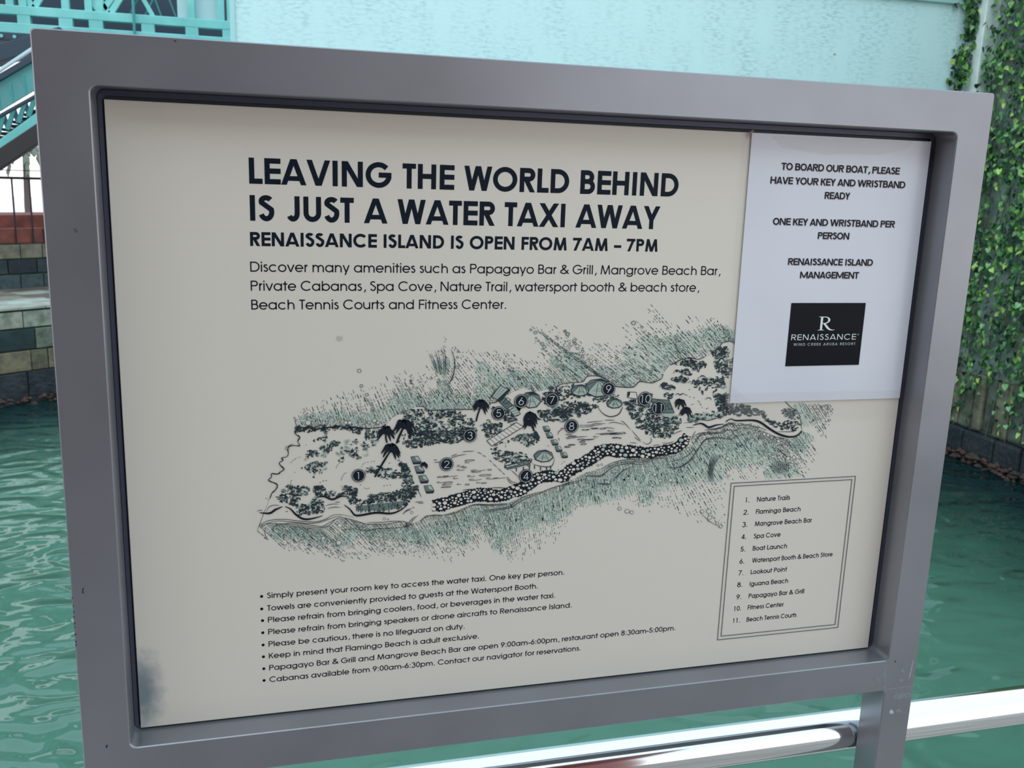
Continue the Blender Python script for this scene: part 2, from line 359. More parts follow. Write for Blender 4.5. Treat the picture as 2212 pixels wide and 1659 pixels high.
# railing on the terrace
m_iron = mat('dark_iron', lin((52, 36, 44)), 0.5, 0.3)
rl = empty('railing', q3(-1, UD - 0.022, 0.62), 'thin dark iron railing on the terrace in front of the sunlit building', 'railing')
m = MB(); m.tube([q3(-6, UD - 0.022, 1.52), q3(3, UD - 0.022, 1.52)], 0.018, 8); m.tube([q3(-6, UD - 0.022, 1.60), q3(3, UD - 0.022, 1.63)], 0.006, 6); m.build('top_rail', m_iron, rl)
s = -5.95
while s < 3:
    m = MB(); m.tube([q3(s, UD - 0.022, 0.62), q3(s, UD - 0.022, 1.52)], 0.013, 8); m.build('baluster', m_iron, rl); s += 0.235
# handrail in front of the terrace wall
hr = empty('stair_handrail', q3(-0.7, UD + 0.12, 0), 'short dark post handrail standing on the walkway before the terrace wall', 'handrail')
m = MB(); m.tube([q3(-2.6, UD + 0.12, 0.72), q3(-0.02, UD + 0.12, 0.72)], 0.02, 8); m.build('top_rail', m_iron, hr)
for s in (-0.04, -1.3, -2.55):
    m = MB(); m.tube([q3(s, UD + 0.12, -0.01), q3(s, UD + 0.12, 0.72)], 0.024, 8); m.build('post', m_iron, hr)
# sunlit building far behind
m_far = noise_mat('sunlit_plaster', lin((250, 236, 240)), lin((226, 206, 222)), 1.5, 0.8)
far = empty('far_building', (-6, 24, -0.05), 'sunlit pinkish white building seen under the teal stairs, far left', 'building')
m = MB(); m.box(-5.05, 3, 24, 30, -0.05, 6.2); m.build('wall', m_far, far)
m = MB(); m.box(-5.2, 3, 23.7, 24.3, 6.2, 6.6); m.build('roof', mat('far_roof', lin((205, 150, 150)), .8), far, bevel=0.03)
for i, (x, z) in enumerate([(-4.75, 1.9), (-4.1, 1.9), (-4.75, 3.4), (-4.1, 3.4), (-3.4, 1.9), (-3.4, 3.4)]):
    m = MB(); m.box(x, x + 0.32, 23.96, 24.02, z, z + 0.85); f_o = m.build('window', mat('far_frame', lin((236, 210, 226)), .6), far, bevel=0.01)
    m = MB(); m.box(x + .04, x + .28, 23.94, 23.97, z + .05, z + .8); m.build('pane', mat('far_glass', lin((150, 140, 165)), .15), f_o)
m = MB(); m.box(-30, 20, 15.5, 60, -0.3, -0.06); tag(m.build('ground_far', mat('pale_ground', lin((236, 226, 226)), .8)), kind='structure')
# palm behind the railing
pm = empty('palm_tree', (-3.9, 17.5, -0.05), 'small pale palm tree behind the terrace railing', 'palm')
m_pt = mat('palm_trunk', lin((130, 112, 108)), .9); m_pf = mat('palm_frond', lin((120, 130, 110)), .6)
m = MB(); m.tube([(-3.9, 17.5, -0.05), (-3.93, 17.5, 1.0), (-3.9, 17.5, 2.0)], [0.09, 0.06, 0.05], 8); m.build('trunk', m_pt, pm)
for k in range(14):
    a = 2 * PI * k / 14; m = MB(); pts = []
    for q in range(6):
        u = q / 5; r = 0.75 * u; pts.append(Vector((-3.9 + r * math.cos(a), 17.5 + r * math.sin(a), 2.0 + 0.32 * u - 0.75 * u * u)))
    sd = Vector((-math.sin(a), math.cos(a), 0))
    for q in range(5):
        p0, p1 = pts[q], pts[q + 1]; wq = 0.11 * (1 - q / 5.5)
        for sg in (-1, 1): m.add([p0, p1, p1 + sd * sg * wq + Vector((0, 0, -.08)), p0.lerp(p1, .1) + sd * sg * wq + Vector((0, 0, -.08))], [(0, 1, 2, 3)])
    m.build('frond', m_pf, pm)

# ------------------------------------------------------------------ teal footbridge (plane y = 13)
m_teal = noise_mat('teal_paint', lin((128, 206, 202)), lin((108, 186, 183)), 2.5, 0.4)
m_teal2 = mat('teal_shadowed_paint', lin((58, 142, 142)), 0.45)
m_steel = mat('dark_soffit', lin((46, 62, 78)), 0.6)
m_tglass = mat('tinted_glass', lin((120, 190, 190)), 0.08, 0, 0.8)
BY = 12.6
br = empty('footbridge', at_y(250, 70, BY), 'teal painted steel footbridge girder with rectangular slots above the sign, top left', 'bridge')
def pp(px, py, Y=BY): return at_y(px, py, Y)
XL, XR = pp(-700, 70).x, pp(503, 70).x
z_bot = pp(250, 87).z; z_h0 = pp(250, 64).z; z_h1 = pp(250, 47).z; z_c1 = pp(250, 27).z
m = MB(); m.box(XL, XR, BY, BY + 0.12, z_bot, z_h0); m.build('bottom_chord', m_teal, br, bevel=0.01)
m = MB(); m.box(XL, XR, BY, BY + 0.12, z_h1, z_c1); m.build('upper_chord', m_teal, br, bevel=0.01)
holes = [(-640, -560), (-520, -440), (-400, -320), (-280, -200), (-160, -80), (-40, 10), (5, 38), (66, 127), (157, 192), (222, 305), (333, 400), (427, 480)]
edges = [-700] + [v for h in holes for v in h] + [503]
for i in range(0, len(edges), 2):
    a, b_ = pp(edges[i], 56).x, pp(edges[i + 1], 56).x
    if b_ - a < 0.02: continue
    m = MB(); m.box(a, b_, BY + 0.005, BY + 0.115, z_h0 - 0.002, z_h1 + 0.002); m.build('web_plate', m_teal, br)
m = MB(); m.box(XL, XR, BY - 0.10, BY + 0.12, z_bot - 0.10, z_bot); m.build('bottom_flange', m_steel, br, bevel=0.01)
for px_ in (-30, 8, 36, 66, 110, 180, 250, 320, 400, 470):
    q = pp(px_, 80); m = MB(); m.tube([(q.x, BY - 0.12, z_bot - 0.05), (q.x, BY - 0.09, z_bot - 0.05)], 0.022, 8); m.build('bolt', m_teal, br)
m = MB(); m.box(XL, XR, BY + 1.5, BY + 1.6, z_bot - .1, z_c1 + 1.6); m.build('rear_girder', m_steel, br)
m = MB(); m.box(XL, XR, BY + 0.12, BY + 1.5, z_bot - 0.05, z_bot); m.build('deck_soffit', m_steel, br)
# lattice above the upper chord
zt = z_c1 + 0.75
m = MB(); m.box(XL, XR, BY, BY + 0.12, zt, zt + 0.12); m.build('top_chord', m_teal, br, bevel=0.01)
def brace(a, b_, wd, nm='diagonal_brace', mt=None, Y=BY + 0.06):
    m = MB(); m.obox(a, b_, wd, 0.05, up=(0, 1, 0)); return m.build(nm, mt or m_teal, br, bevel=0.006)
def zx(px, z): return Vector((pp(px, 10).x, BY + 0.06, z))
for a, b_ in ((-70, 30), (70, -30), (70, 165), (235, 145), (215, 120), (235, 330), (330, 250), (215, 320)):
    brace(zx(a, z_c1 - .02), zx(b_, zt + .05), 0.075 if abs(a - b_) > 90 else 0.055)
for px_ in (-690, -580, -470, -360, -250, -150, -60, 20, 48, 140, 190, 214, 412, 476, 497):
    m = MB(); q = pp(px_, 10); m.box(q.x - 0.045, q.x + 0.045, BY + 0.01, BY + 0.11, z_c1 - .01, zt + .01); m.build('upright', m_teal, br, bevel=0.006)
for a, b_ in ((266, 340), (300, 372), (345, 300), (378, 330)):
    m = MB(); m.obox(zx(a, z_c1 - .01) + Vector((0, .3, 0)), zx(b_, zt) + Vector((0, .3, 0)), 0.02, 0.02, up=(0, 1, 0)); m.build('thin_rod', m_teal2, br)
m_pan = mat('grey_white_panel', lin((176, 206, 210)), 0.5)
for a, b_ in ((381, 409), (416, 473)):
    m = MB(); m.box(pp(a, 10).x, pp(b_, 10).x, BY + 0.12, BY + 0.15, z_c1 - .02, zt); m.build('infill_panel', m_pan, br)
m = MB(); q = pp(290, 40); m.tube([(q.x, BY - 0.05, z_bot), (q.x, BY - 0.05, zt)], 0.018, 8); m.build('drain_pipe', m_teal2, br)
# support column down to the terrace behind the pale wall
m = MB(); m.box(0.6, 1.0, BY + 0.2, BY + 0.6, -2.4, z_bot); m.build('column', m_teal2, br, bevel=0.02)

# ------------------------------------------------------------------ teal stair climbing to the bridge
SY = 11.9
st = empty('outdoor_stair', at_y(20, 250, SY), 'covered teal steel staircase rising to the right behind the left edge of the sign', 'staircase')
def sp3(px, py, Y=SY): return at_y(px, py, Y)
def sbar(p0, p1, th, mt, nm, depth=0.12, Y=SY):
    a = sp3(*p0, Y); b_ = sp3(*p1, Y); d = (b_ - a); a = a - d * 0.9; b_ = b_ + d * 1.05
    m = MB(); m.obox(a, b_, depth, th, up=(0, 0, 1)); return m.build(nm, mt, st, bevel=0.008)
m_white = mat('pale_handrail', lin((190, 215, 222)), 0.3, 0.2)
px2m = 12.6 / FPX
sbar((0, 120), (70, 100), 30 * px2m, m_steel, 'soffit_beam', 0.4, SY + .5)
sbar((0, 152), (45, 122), 6 * px2m, m_white, 'handrail', 0.05)
sbar((0, 168), (68, 128), 11 * px2m, m_steel, 'dark_rail', 0.08)
sbar((0, 208), (70, 166), 45 * px2m, m_tglass, 'glass_panel', 0.03, SY + .1)
for x0 in (-6, 22, 50):
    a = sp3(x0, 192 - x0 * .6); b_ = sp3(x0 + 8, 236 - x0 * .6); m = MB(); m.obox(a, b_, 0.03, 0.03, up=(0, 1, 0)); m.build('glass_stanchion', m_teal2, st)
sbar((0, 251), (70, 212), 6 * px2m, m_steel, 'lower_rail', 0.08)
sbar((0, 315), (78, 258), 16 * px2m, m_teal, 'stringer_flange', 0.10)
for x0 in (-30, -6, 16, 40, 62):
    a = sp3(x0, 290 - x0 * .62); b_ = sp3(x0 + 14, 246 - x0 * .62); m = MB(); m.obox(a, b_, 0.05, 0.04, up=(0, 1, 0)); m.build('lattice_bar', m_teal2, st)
    a = sp3(x0 + 24, 276 - x0 * .62); m = MB(); m.obox(a, b_, 0.05, 0.03, up=(0, 1, 0)); m.build('lattice_bar', m_steel, st)
sbar((0, 345), (80, 292), 30 * px2m, mat('brown_black_steel', lin((44, 38, 42)), .5), 'stringer', 0.18)
for k in range(12):
    q = k / 11; a = sp3(-50 + 130 * q, 325 - 88 * q * 1.0, SY + 0.1); m = MB(); m.box(a.x - 0.12, a.x + 0.12, SY + 0.1, SY + 1.3, a.z - 0.03, a.z); m.build('tread', m_steel, st)
m = MB(); m.box(-5.2, -5.0, SY, SY + .2, -0.05, 3.0); m.build('post', m_teal2, st)


# ------------------------------------------------------------------ sign
m_frame = noise_mat('satin_grey_metal', lin((133, 134, 140)), lin((142, 144, 150)), 7, 0.3, metal=0.55, detail=3, rvar=0.04, spec=0.7)
sign = empty('information_sign', (0.42, 0.0, 0.0), 'large grey metal framed information sign with an island map, mounted on the handrail', 'sign')
FX0, FX1, FZ1, FZ0 = -0.0483, 0.8885, PTOP + 0.0510, PTOP - 0.6480      # outer
IX0, IX1, IZ1, IZ0 = -0.0060, 0.8475, PTOP + 0.0088, PTOP - 0.6072      # opening
YF, YB = -0.030, 0.010
def rrect(x0, x1, z0, z1, r, n=5, rb=None):
    pts = []; rb = rb or r
    for sx, sz, r_c, a0 in ((1, 1, r, 0), (0, 1, r, 90), (0, 0, rb, 180), (1, 0, rb, 270)):
        cx = x1 - r_c if sx else x0 + r_c; cz = z1 - r_c if sz else z0 + r_c
        for k in range(n + 1):
            a = math.radians(a0 + 90 * k / n); pts.append((cx + r_c * math.cos(a), cz + r_c * math.sin(a)))
    return pts
def ring(outer, inner, y0, y1, ch=0.0010):
    m = MB(); n = len(outer)
    def sc(pts, d, sgn):   # inset
        cx = sum(p[0] for p in pts) / n; cz = sum(p[1] for p in pts) / n
        return [(p[0] + (-d if p[0] > cx else d) * sgn, p[1] + (-d if p[1] > cz else d) * sgn) for p in pts]
    O2, I2 = sc(outer, ch, 1), sc(inner, ch, -1)
    L = [[(x, y1, z) for x, z in outer], [(x, y0 + ch, z) for x, z in outer], [(x, y0, z) for x, z in O2],
         [(x, y0, z) for x, z in I2], [(x, y0 + ch, z) for x, z in inner], [(x, y1, z) for x, z in inner]]
    vs = [p for l in L for p in l]; fs = []
    for l in range(6):
        l2 = (l + 1) % 6
        for k in range(n):
            k2 = (k + 1) % n; fs.append((l * n + k, l * n + k2, l2 * n + k2, l2 * n + k))
    m.add(vs, fs); return m
m = ring(rrect(FX0, FX1, FZ0, FZ1, 0.0035, rb=0.0003), rrect(IX0, IX1, IZ0, IZ1, 0.007), YF, YB)
frame = m.build('frame', m_frame, sign)
# posts below the frame, side faces slightly turned in
for x0, x1 in ((FX0 + 0.0003, FX0 + 0.041), (FX1 - 0.041, FX1 - 0.0003)):
    m = MB(); m.box(x0, x1, YF - 0.00006, YB - 0.0004, 0.0, FZ0 + 0.0032); m.build('post', m_frame, sign, bevel=0.0012, segs=2)
    m = MB(); m.box(x0 - 0.03, x1 + 0.03, YF - 0.03, YB + 0.03, 0.0, 0.008); m.build('base_plate', m_frame, sign, bevel=0.002)
# clamps that hold the posts to the rail
for x in (FX0 + 0.021, FX1 - 0.021):
    m = MB(); m.box(x - 0.012, x + 0.012, 0.009, 0.014, 0.96, 1.04); m.build('rail_clamp', m_frame, sign, bevel=0.001)
m_back = mat('dark_backing', lin((58, 64, 76)), 0.55)
m = MB(); m.box(IX0 - 0.002, IX1 + 0.002, 0.0065, 0.0095, IZ0 - 0.002, IZ1 + 0.002); m.build('backing_plate', m_back, sign)
# inner lip: narrow step of the backing seen as a dark groove around the board
m = ring(rrect(IX0 + 0.0002, IX1 - 0.0002, IZ0 + 0.0002, IZ1 - 0.0002, 0.007), rrect(0.0004 - 0.0020, PW + 0.003, PTOP - PH - 0.0008, PTOP + 0.0030, 0.005), 0.0025, 0.0065, 0.0004)
m.build('rebate_lip', mat('blue_grey_lip', lin((72, 76, 92)), 0.4, 0.3), sign)
# printed board
BT = 0.0022
m_board = bpy.data.materials.new('printed_board'); m_board.use_nodes = True
t = m_board.node_tree; b = t.nodes['Principled BSDF']; b.inputs['Roughness'].default_value = 0.33; setin(b, 'Specular IOR Level', 0.5)
BCOL = lin((215, 209, 197))
g = t.nodes.new('ShaderNodeNewGeometry')
def blob(cx, cz, sx, sz, nscale, inner, outer, amp):
    mp = t.nodes.new('ShaderNodeMapping'); mp.inputs['Location'].default_value = (-cx / sx, 0, -cz / sz); mp.inputs['Scale'].default_value = (1 / sx, 0, 1 / sz)
    t.links.new(g.outputs['Position'], mp.inputs[0])
    ln = t.nodes.new('ShaderNodeVectorMath'); ln.operation = 'LENGTH'; t.links.new(mp.outputs[0], ln.inputs[0])
    nz = t.nodes.new('ShaderNodeTexNoise'); nz.inputs['Scale'].default_value = nscale; nz.inputs['Detail'].default_value = 5; t.links.new(g.outputs['Position'], nz.inputs['Vector'])
    a = t.nodes.new('ShaderNodeMath'); a.operation = 'MULTIPLY_ADD'; a.inputs[1].default_value = amp; t.links.new(nz.outputs[0], a.inputs[0]); t.links.new(ln.outputs['Value'], a.inputs[2])
    mr = t.nodes.new('ShaderNodeMapRange'); mr.inputs[1].default_value = inner; mr.inputs[2].default_value = outer; mr.inputs[3].default_value = 1; mr.inputs[4].default_value = 0; mr.interpolation_type = 'SMOOTHSTEP'
    t.links.new(a.outputs[0], mr.inputs[0]); return mr
s1 = blob(0.003, PTOP - PH + 0.040, 0.019, 0.040, 90, 0.6, 1.9, 0.9)
mx = t.nodes.new('ShaderNodeMixRGB'); mx.inputs[1].default_value = (*BCOL, 1); mx.inputs[2].default_value = (*lin((122, 134, 140)), 1)
t.links.new(s1.outputs[0], mx.inputs[0])
s2 = blob(*(lambda q: (q[0], q[1]))(brd(733, 732)), 0.006, 0.005, 260, 0.9, 1.3, 1.1)
mx2 = t.nodes.new('ShaderNodeMixRGB'); mx2.inputs[2].default_value = (*lin((160, 155, 148)), 1)
m3 = t.nodes.new('ShaderNodeMath'); m3.operation = 'MULTIPLY'; m3.inputs[1].default_value = 0.6
t.links.new(s2.outputs[0], m3.inputs[0]); t.links.new(m3.outputs[0], mx2.inputs[0])
t.links.new(mx.outputs[0], mx2.inputs[1]); t.links.new(mx2.outputs[0], b.inputs['Base Color'])
m = MB(); m.box(0.0, PW, 0.0, 0.0065, PTOP - PH, PTOP)
board = m.build('printed_board', m_board, sign, bevel=0.0006, origin=(0, 0, PTOP))
# scuffs and chips of the frame paint
m_chip = mat('chip_dark', lin((46, 44, 50)), 0.7); m_chipb = mat('chip_blue', lin((28, 44, 84)), 0.6); m_scuff = noise_mat('scuff_grey', lin((140, 146, 146)), lin((166, 174, 174)), 300, 0.7, metal=0.2)
def chip(pts, mt, nm='paint_chip', Y=YF - 0.0001):
    vs = [at_y(x, y, Y) for x, y in pts]; m = MB(); n = len(vs)
    m.add(list(vs) + [Vector((v.x, Y + 0.0003, v.z)) for v in vs], [tuple(range(n))] + [(i, (i + 1) % n, (i + 1) % n + n, i + n) for i in range(n)])
    return m.build(nm, mt, sign)
chip([(158, 494), (164, 493), (169, 500), (166, 503), (160, 500)], mat('chip_grey', lin((78, 78, 82)), .7))
chip([(374, 87), (379, 87), (382, 91), (377, 90)], m_chip)
chip([(178, 1271), (182, 1269), (180, 1275), (181, 1282), (177, 1282)], m_chip)
chip([(228, 1610), (233, 1609), (232, 1615), (229, 1617)], m_chipb)
rnd = random.Random(9)
for i in range(9):
    y_ = 1290 + i * 13 + rnd.uniform(-4, 4); x_ = 156.5 + (y_ - 1290) * .066; chip([(x_, y_), (x_ + rnd.uniform(1.5, 3.5), y_ + 1), (x_ + rnd.uniform(1, 3), y_ + 4), (x_, y_ + 6)], m_chip)
chip([(1932, 1428), (1935, 1427), (1936, 1430), (1933, 1431)], m_chip)
chip([(1972, 1426), (1974, 1427), (1965, 1467), (1963, 1466)], m_scuff, 'scratch')
m_res = noise_mat('residue_grey', lin((120, 128, 130)), lin((138, 145, 149)), 260, 0.75, metal=0.3)
def smudge(cx, cy, rx, ry, mt, seed, rot=0.0):
    q = random.Random(seed); pts = []
    for k in range(16):
        a = 2 * PI * k / 16; r = q.uniform(.75, 1.1); u, v = rx * r * math.cos(a), ry * r * math.sin(a); pts.append((cx + u * math.cos(rot) - v * math.sin(rot), cy + u * math.sin(rot) + v * math.cos(rot)))
    chip(pts, mt, 'tape_residue', YF - 0.0002 - seed * 0.00002)
smudge(1950, 1447, 4, 10, m_res, 1, .3); smudge(1945, 1470, 6, 5, m_res, 2); smudge(1937, 1481, 3, 4, m_res, 3); smudge(1950, 1503, 23, 9, m_res, 4, -.12); smudge(1941, 1536, 8, 5, m_res, 6); smudge(1896, 1467, 9, 6, m_res, 7)
chip([(1909, 1437), (1914, 1434), (1916, 1456), (1913, 1478), (1917, 1496), (1908, 1496), (1908, 1470)], m_res, 'weld_seam')
smudge(1926, 1538, 5, 5, mat('tape_pale', lin((172, 186, 190)), .6), 8)

# ------------------------------------------------------------------ handrail
m_chrome = noise_mat('polished_steel', (0.78, 0.80, 0.80), (0.86, 0.88, 0.88), 3, 0.10, metal=1.0, stretch=(0.3, 8, 8), rvar=0.03)
hrail = empty('handrail', (0.42, 0.037, 0.0), 'polished round steel handrail running behind the foot of the sign', 'handrail')
m = MB(); m.tube([(-4, 0.037, 0.998), (6, 0.037, 0.998)], 0.0252, 48); o = m.build('top_rail', m_chrome, hrail, smooth=True)
for x in (-3.2, -1.6, 2.3, 4.1):
    m = MB(); m.tube([(x, 0.037, 0.0), (x, 0.037, 0.98)], 0.021, 24); m.build('post', m_chrome, hrail, smooth=True)
    m = MB(); m.tube([(x, 0.037, 0.0), (x, 0.037, 0.012)], 0.045, 24); m.build('base_flange', m_chrome, hrail)

# ------------------------------------------------------------------ unseen building added behind the camera for pink reflections in the frame
m_pink = noise_mat('reflection_building_pink', lin((170, 104, 100)), lin((150, 92, 92)), 1.5, 0.8)
bh = empty('reflection_building', (-3, -5.5, 0), 'unseen dusky pink building added behind the viewpoint to tint the frame reflections', 'building')
m = MB(); m.box(-8.8, 1.6, -6.9, -5.2, 0, 4.4); m.build('wall', m_pink, bh)
m_gl = mat('reflection_building_glass', lin((40, 48, 52)), 0.05)
for x in (-7.6, -5.4, -3.2, -1.0):
    m = MB(); m.box(x, x + 1.5, -5.24, -5.16, 0.3, 2.6); q = m.build('window', mat('reflection_building_frame', lin((60, 52, 50)), .5), bh, bevel=.01)  # windows of the added reflection building
    m = MB(); m.box(x + .08, x + 1.42, -5.16, -5.14, 0.4, 2.5); m.build('pane', m_gl, q)
m = MB(); m.box(-8.8, 1.9, -6.9, -3.4, 4.4, 4.6); m.build('roof', m_pink, bh, bevel=.02)

# ------------------------------------------------------------------ lettering: a geometric sans drawn with strokes
def ribbon(pts, w, closed=False):
    """list of quads around a centre line"""
    pts = [Vector((p[0], p[1])) for p in pts]; pts = [p for i, p in enumerate(pts) if i == 0 or (p - pts[i - 1]).length > 1e-4]; n = len(pts); h = w / 2; L = []; R = []
    for i in range(n):
        a = pts[i - 1] if (i > 0 or closed) else None; b = pts[(i + 1) % n] if (i < n - 1 or closed) else None
        d1 = (pts[i] - a).normalized() if a is not None else None; d2 = (b - pts[i]).normalized() if b is not None else None
        if d1 is None: d1 = d2
        if d2 is None: d2 = d1
        n1 = Vector((-d1.y, d1.x)); n2 = Vector((-d2.y, d2.x)); nn = n1 + n2
        if nn.length < 1e-6: nn = n1
        nn = nn.normalized(); k = 1 / max(0.35, nn.dot(n1)); L.append(pts[i] + nn * h * k); R.append(pts[i] - nn * h * k)
    out = []
    for i in range(n if closed else n - 1):
        j = (i + 1) % n; out.append([L[i], L[j], R[j], R[i]])
    return out
def arcp(cx, cy, rx, ry, a0, a1, n=22):
    return [(cx + rx * math.cos(math.radians(a0 + (a1 - a0) * k / n)), cy + ry * math.sin(math.radians(a0 + (a1 - a0) * k / n))) for k in range(n + 1)]
def bx(x0, y0, x1, y1): return [Vector((x0, y0)), Vector((x1, y0)), Vector((x1, y1)), Vector((x0, y1))]
def dg(x0, y0, x1, y1, w):      # diagonal with horizontal cuts; x = centre at each end
    L = math.hypot(x1 - x0, y1 - y0); hw = w / 2 * L / max(1e-6, abs(y1 - y0))
    return [Vector((x0 - hw, y0)), Vector((x0 + hw, y0)), Vector((x1 + hw, y1)), Vector((x1 - hw, y1))]
def hwid(dx, dy, w): return w / 2 * math.hypot(dx, dy) / abs(dy)
def bowl(x0, y0, x1, y1, w, n=16):
    h = w / 2; ry = (y1 - y0) / 2 - h; rx = min(ry, x1 - x0 - h); cy = (y0 + y1) / 2
    return ribbon([(x0, y1 - h)] + arcp(x1 - h - rx, cy, rx, ry, 90, -90, n) + [(x0, y0 + h)], w)
def oval(x0, y0, x1, y1, w, n=30):
    h = w / 2; return ribbon(arcp((x0 + x1) / 2, (y0 + y1) / 2, (x1 - x0) / 2 - h, (y1 - y0) / 2 - h, 0, 360, n)[:-1], w, True)
def cee(x0, y0, x1, y1, w, a0, a1, n=26):
    h = w / 2; return ribbon(arcp((x0 + x1) / 2, (y0 + y1) / 2, (x1 - x0) / 2 - h, (y1 - y0) / 2 - h, a0, a1, n), w)
def ess(x0, y0, x1, y1, w):
    h = w / 2; H = y1 - y0; cx = (x0 + x1) / 2; rt = (H * 0.475 - w) / 2; rb = (H * 0.525 - w) / 2 + h * 0; 
    ct = y1 - h - rt; rb = (ct - rt - (y0 + h)) / 2; cb = y0 + h + rb; rx = (x1 - x0) / 2 - h
    top = arcp(cx, ct, rx * 0.9, rt, 28, 200, 14); bot = arcp(cx, cb, rx, rb, 20, -158, 14)
    return ribbon(top + bot, w)
XH = 0.735
def glyph(c, W, w, cal=False):
    h = w / 2; G = []
    if c == 'I' or c == 'l': return [bx(0, 0, w, 1)]
    if c == 'L': return [bx(0, 0, w, 1), bx(0, 0, W, w)]
    if c == 'E': return [bx(0, 0, w, 1), bx(0, 0, W, w), bx(0, 1 - w, W, 1), bx(0, .51 - h, W * (.93 if cal else 1), .51 + h)]
    if c == 'F': return [bx(0, 0, w, 1), bx(0, 1 - w, W, 1), bx(0, .51 - h, W * .95, .51 + h)]
    if c == 'T': return [bx(0, 1 - w, W, 1), bx(W / 2 - h, 0, W / 2 + h, 1)]
    if c == 'H': return [bx(0, 0, w, 1), bx(W - w, 0, W, 1), bx(0, .51 - h, W, .51 + h)]
    if c == 'N':
        k = hwid(W - w, 1, w); return [bx(0, 0, w, 1), bx(W - w, 0, W, 1), dg(k, 1, W - k, 0, w)]
    if c == 'M':
        if cal: k = hwid(W * .35, 1, w); return [bx(0, 0, w, 1), bx(W - w, 0, W, 1), dg(k, 1, W / 2, 0.1, w), dg(W - k, 1, W / 2, 0.1, w)]
        s = .10 * W; k = hwid(s, 1, w); k2 = hwid(W / 2 - s, 1, w)
        return [dg(k, 0, s + k, 1, w), dg(W - k, 0, W - s - k, 1, w), dg(s + k2 * .9, 1, W / 2, 0, w), dg(W - s - k2 * .9, 1, W / 2, 0, w)]
    if c in 'AV':
        k = hwid(W / 2 - w * .6, 1, w); a = [dg(k, 0, W / 2 - k * .12, 1, w), dg(W - k, 0, W / 2 + k * .12, 1, w)]
        if c == 'V': return [[Vector((p.x, 1 - p.y)) for p in q] for q in a]
        y = .25; x = k + (W / 2 - k) * y; return a + [bx(x, y - h * .9, W - x, y + h * .9)]
    if c in 'Ww':
        H = 1 if c == 'W' else XH; k = hwid(W / 4, H, w); q = W / 4
        return [dg(k, H, q + k * .3, 0, w), dg(W / 2 - k * .1, H, q + k * .3, 0, w), dg(W / 2 + k * .1, H, W - q - k * .3, 0, w), dg(W - k, H, W - q - k * .3, 0, w)]
    if c in 'Xx':
        H = 1 if c == 'X' else XH; k = hwid(W - w, H, w); return [dg(k, 0, W - k, H, w), dg(W - k, 0, k, H, w)]
    if c == 'Y':
        k = hwid(W / 2, .6, w); return [bx(W / 2 - h, 0, W / 2 + h, .46), dg(k, 1, W / 2, .40, w), dg(W - k, 1, W / 2, .40, w)]
    if c == 'K':
        k = hwid(W - w, .6, w); return [bx(0, 0, w, 1), dg(w * .9, .40, W - k, 1, w), dg(W * .42, .60, W - k * .9, 0, w)]
    if c == 'O': return oval(0, -.01, W, 1.01, w, 40)
    if c == 'Q': return oval(0, -.01, W, 1.01, w, 40) + [dg(W - w, 0, W * .6, .3, w)]
    if c == 'C': return cee(0, -.01, W * 1.08, 1.01, w, 42, 318, 34)
    if c == 'G': return cee(0, -.01, W, 1.01, w, 42, 355, 36) + [bx(W * .5, .5 - h, W - h * .1, .5 + h)]
    if c == 'D': return [bx(0, 0, w, 1)] + (bowl(0, 0, W, 1, w, 26))
    if c == 'P': return [bx(0, 0, w, 1)] + bowl(0, .43, W, 1, w)
    if c == 'R':
        k = hwid(W * .5, .45, w); return [bx(0, 0, w, 1)] + bowl(0, .44, W * .97, 1, w) + [dg(W * .45, .47, W - k, 0, w)]
    if c == 'B': return [bx(0, 0, w, 1)] + bowl(0, .53 - h, W * .92, 1, w) + bowl(0, 0, W, .53 + h, w)
    if c == 'S': return ess(0, -.01, W, 1.01, w)
    if c == 'U': return ribbon([(h, 1), (h, W / 2)] + arcp(W / 2, min(W / 2, .45), W / 2 - h, min(W / 2, .45) - h, 180, 360, 18) + [(W - h, 1)], w)
    if c == 'J': return ribbon([(W - h, 1), (W - h, .35)] + arcp(W / 2 , .34, W / 2 - h, .34 - h, 0, -150, 16), w)
    if c in '.': return [[Vector((W / 2 + w * .62 * math.cos(t * PI / 6), w * .6 + w * .62 * math.sin(t * PI / 6))) for t in range(12)]]
    if c == '\u2022': return [[Vector((W / 2 + .19 * math.cos(t * PI / 8), .37 + .19 * math.sin(t * PI / 8))) for t in range(16)]]
    if c == ':': return [[Vector((W / 2 + w * .62 * math.cos(t * PI / 6), y + w * .62 * math.sin(t * PI / 6))) for t in range(12)] for y in (w * .6, XH - w * .6)]
    if c == ',': return [[Vector((W * .55 - w * .2, w * 1.2)), Vector((W * .55 - w * .9, -.17)), Vector((W * .55 - w * .2, -.17)), Vector((W * .55 + w * .9, w * 1.2))]]
    if c == '-': return [bx(0, .33 - h, W, .33 + h)]
    if c == '\u2013': return [bx(0, .37 - h, W, .37 + h)]
    # lower case
    if c == 'o': return oval(0, -.01, W, XH + .01, w)
    if c in 'adbpqg':
        o = oval(0, -.01, W, XH + .01, w)
        if c == 'a': return o + [bx(W - w, 0, W, XH)]
        if c == 'd': return o + [bx(W - w, 0, W, 1)]
        if c == 'b': return o + [bx(0, 0, w, 1)]
        if c == 'p': return o + [bx(0, -.26, w, XH)]
        if c == 'q': return o + [bx(W - w, -.26, W, XH)]
        return o + ribbon([(W - h, XH), (W - h, 0)] + arcp(W / 2, 0.02, W / 2 - h, .28 - h, 0, -160, 16), w)
    if c == 'c': return cee(0, -.01, W * 1.06, XH + .01, w, 45, 315)
    if c == 'e': return cee(0, -.01, W, XH + .01, w, 0, 322) + [bx(h, XH / 2 - h, W - h * .2, XH / 2 + h)]
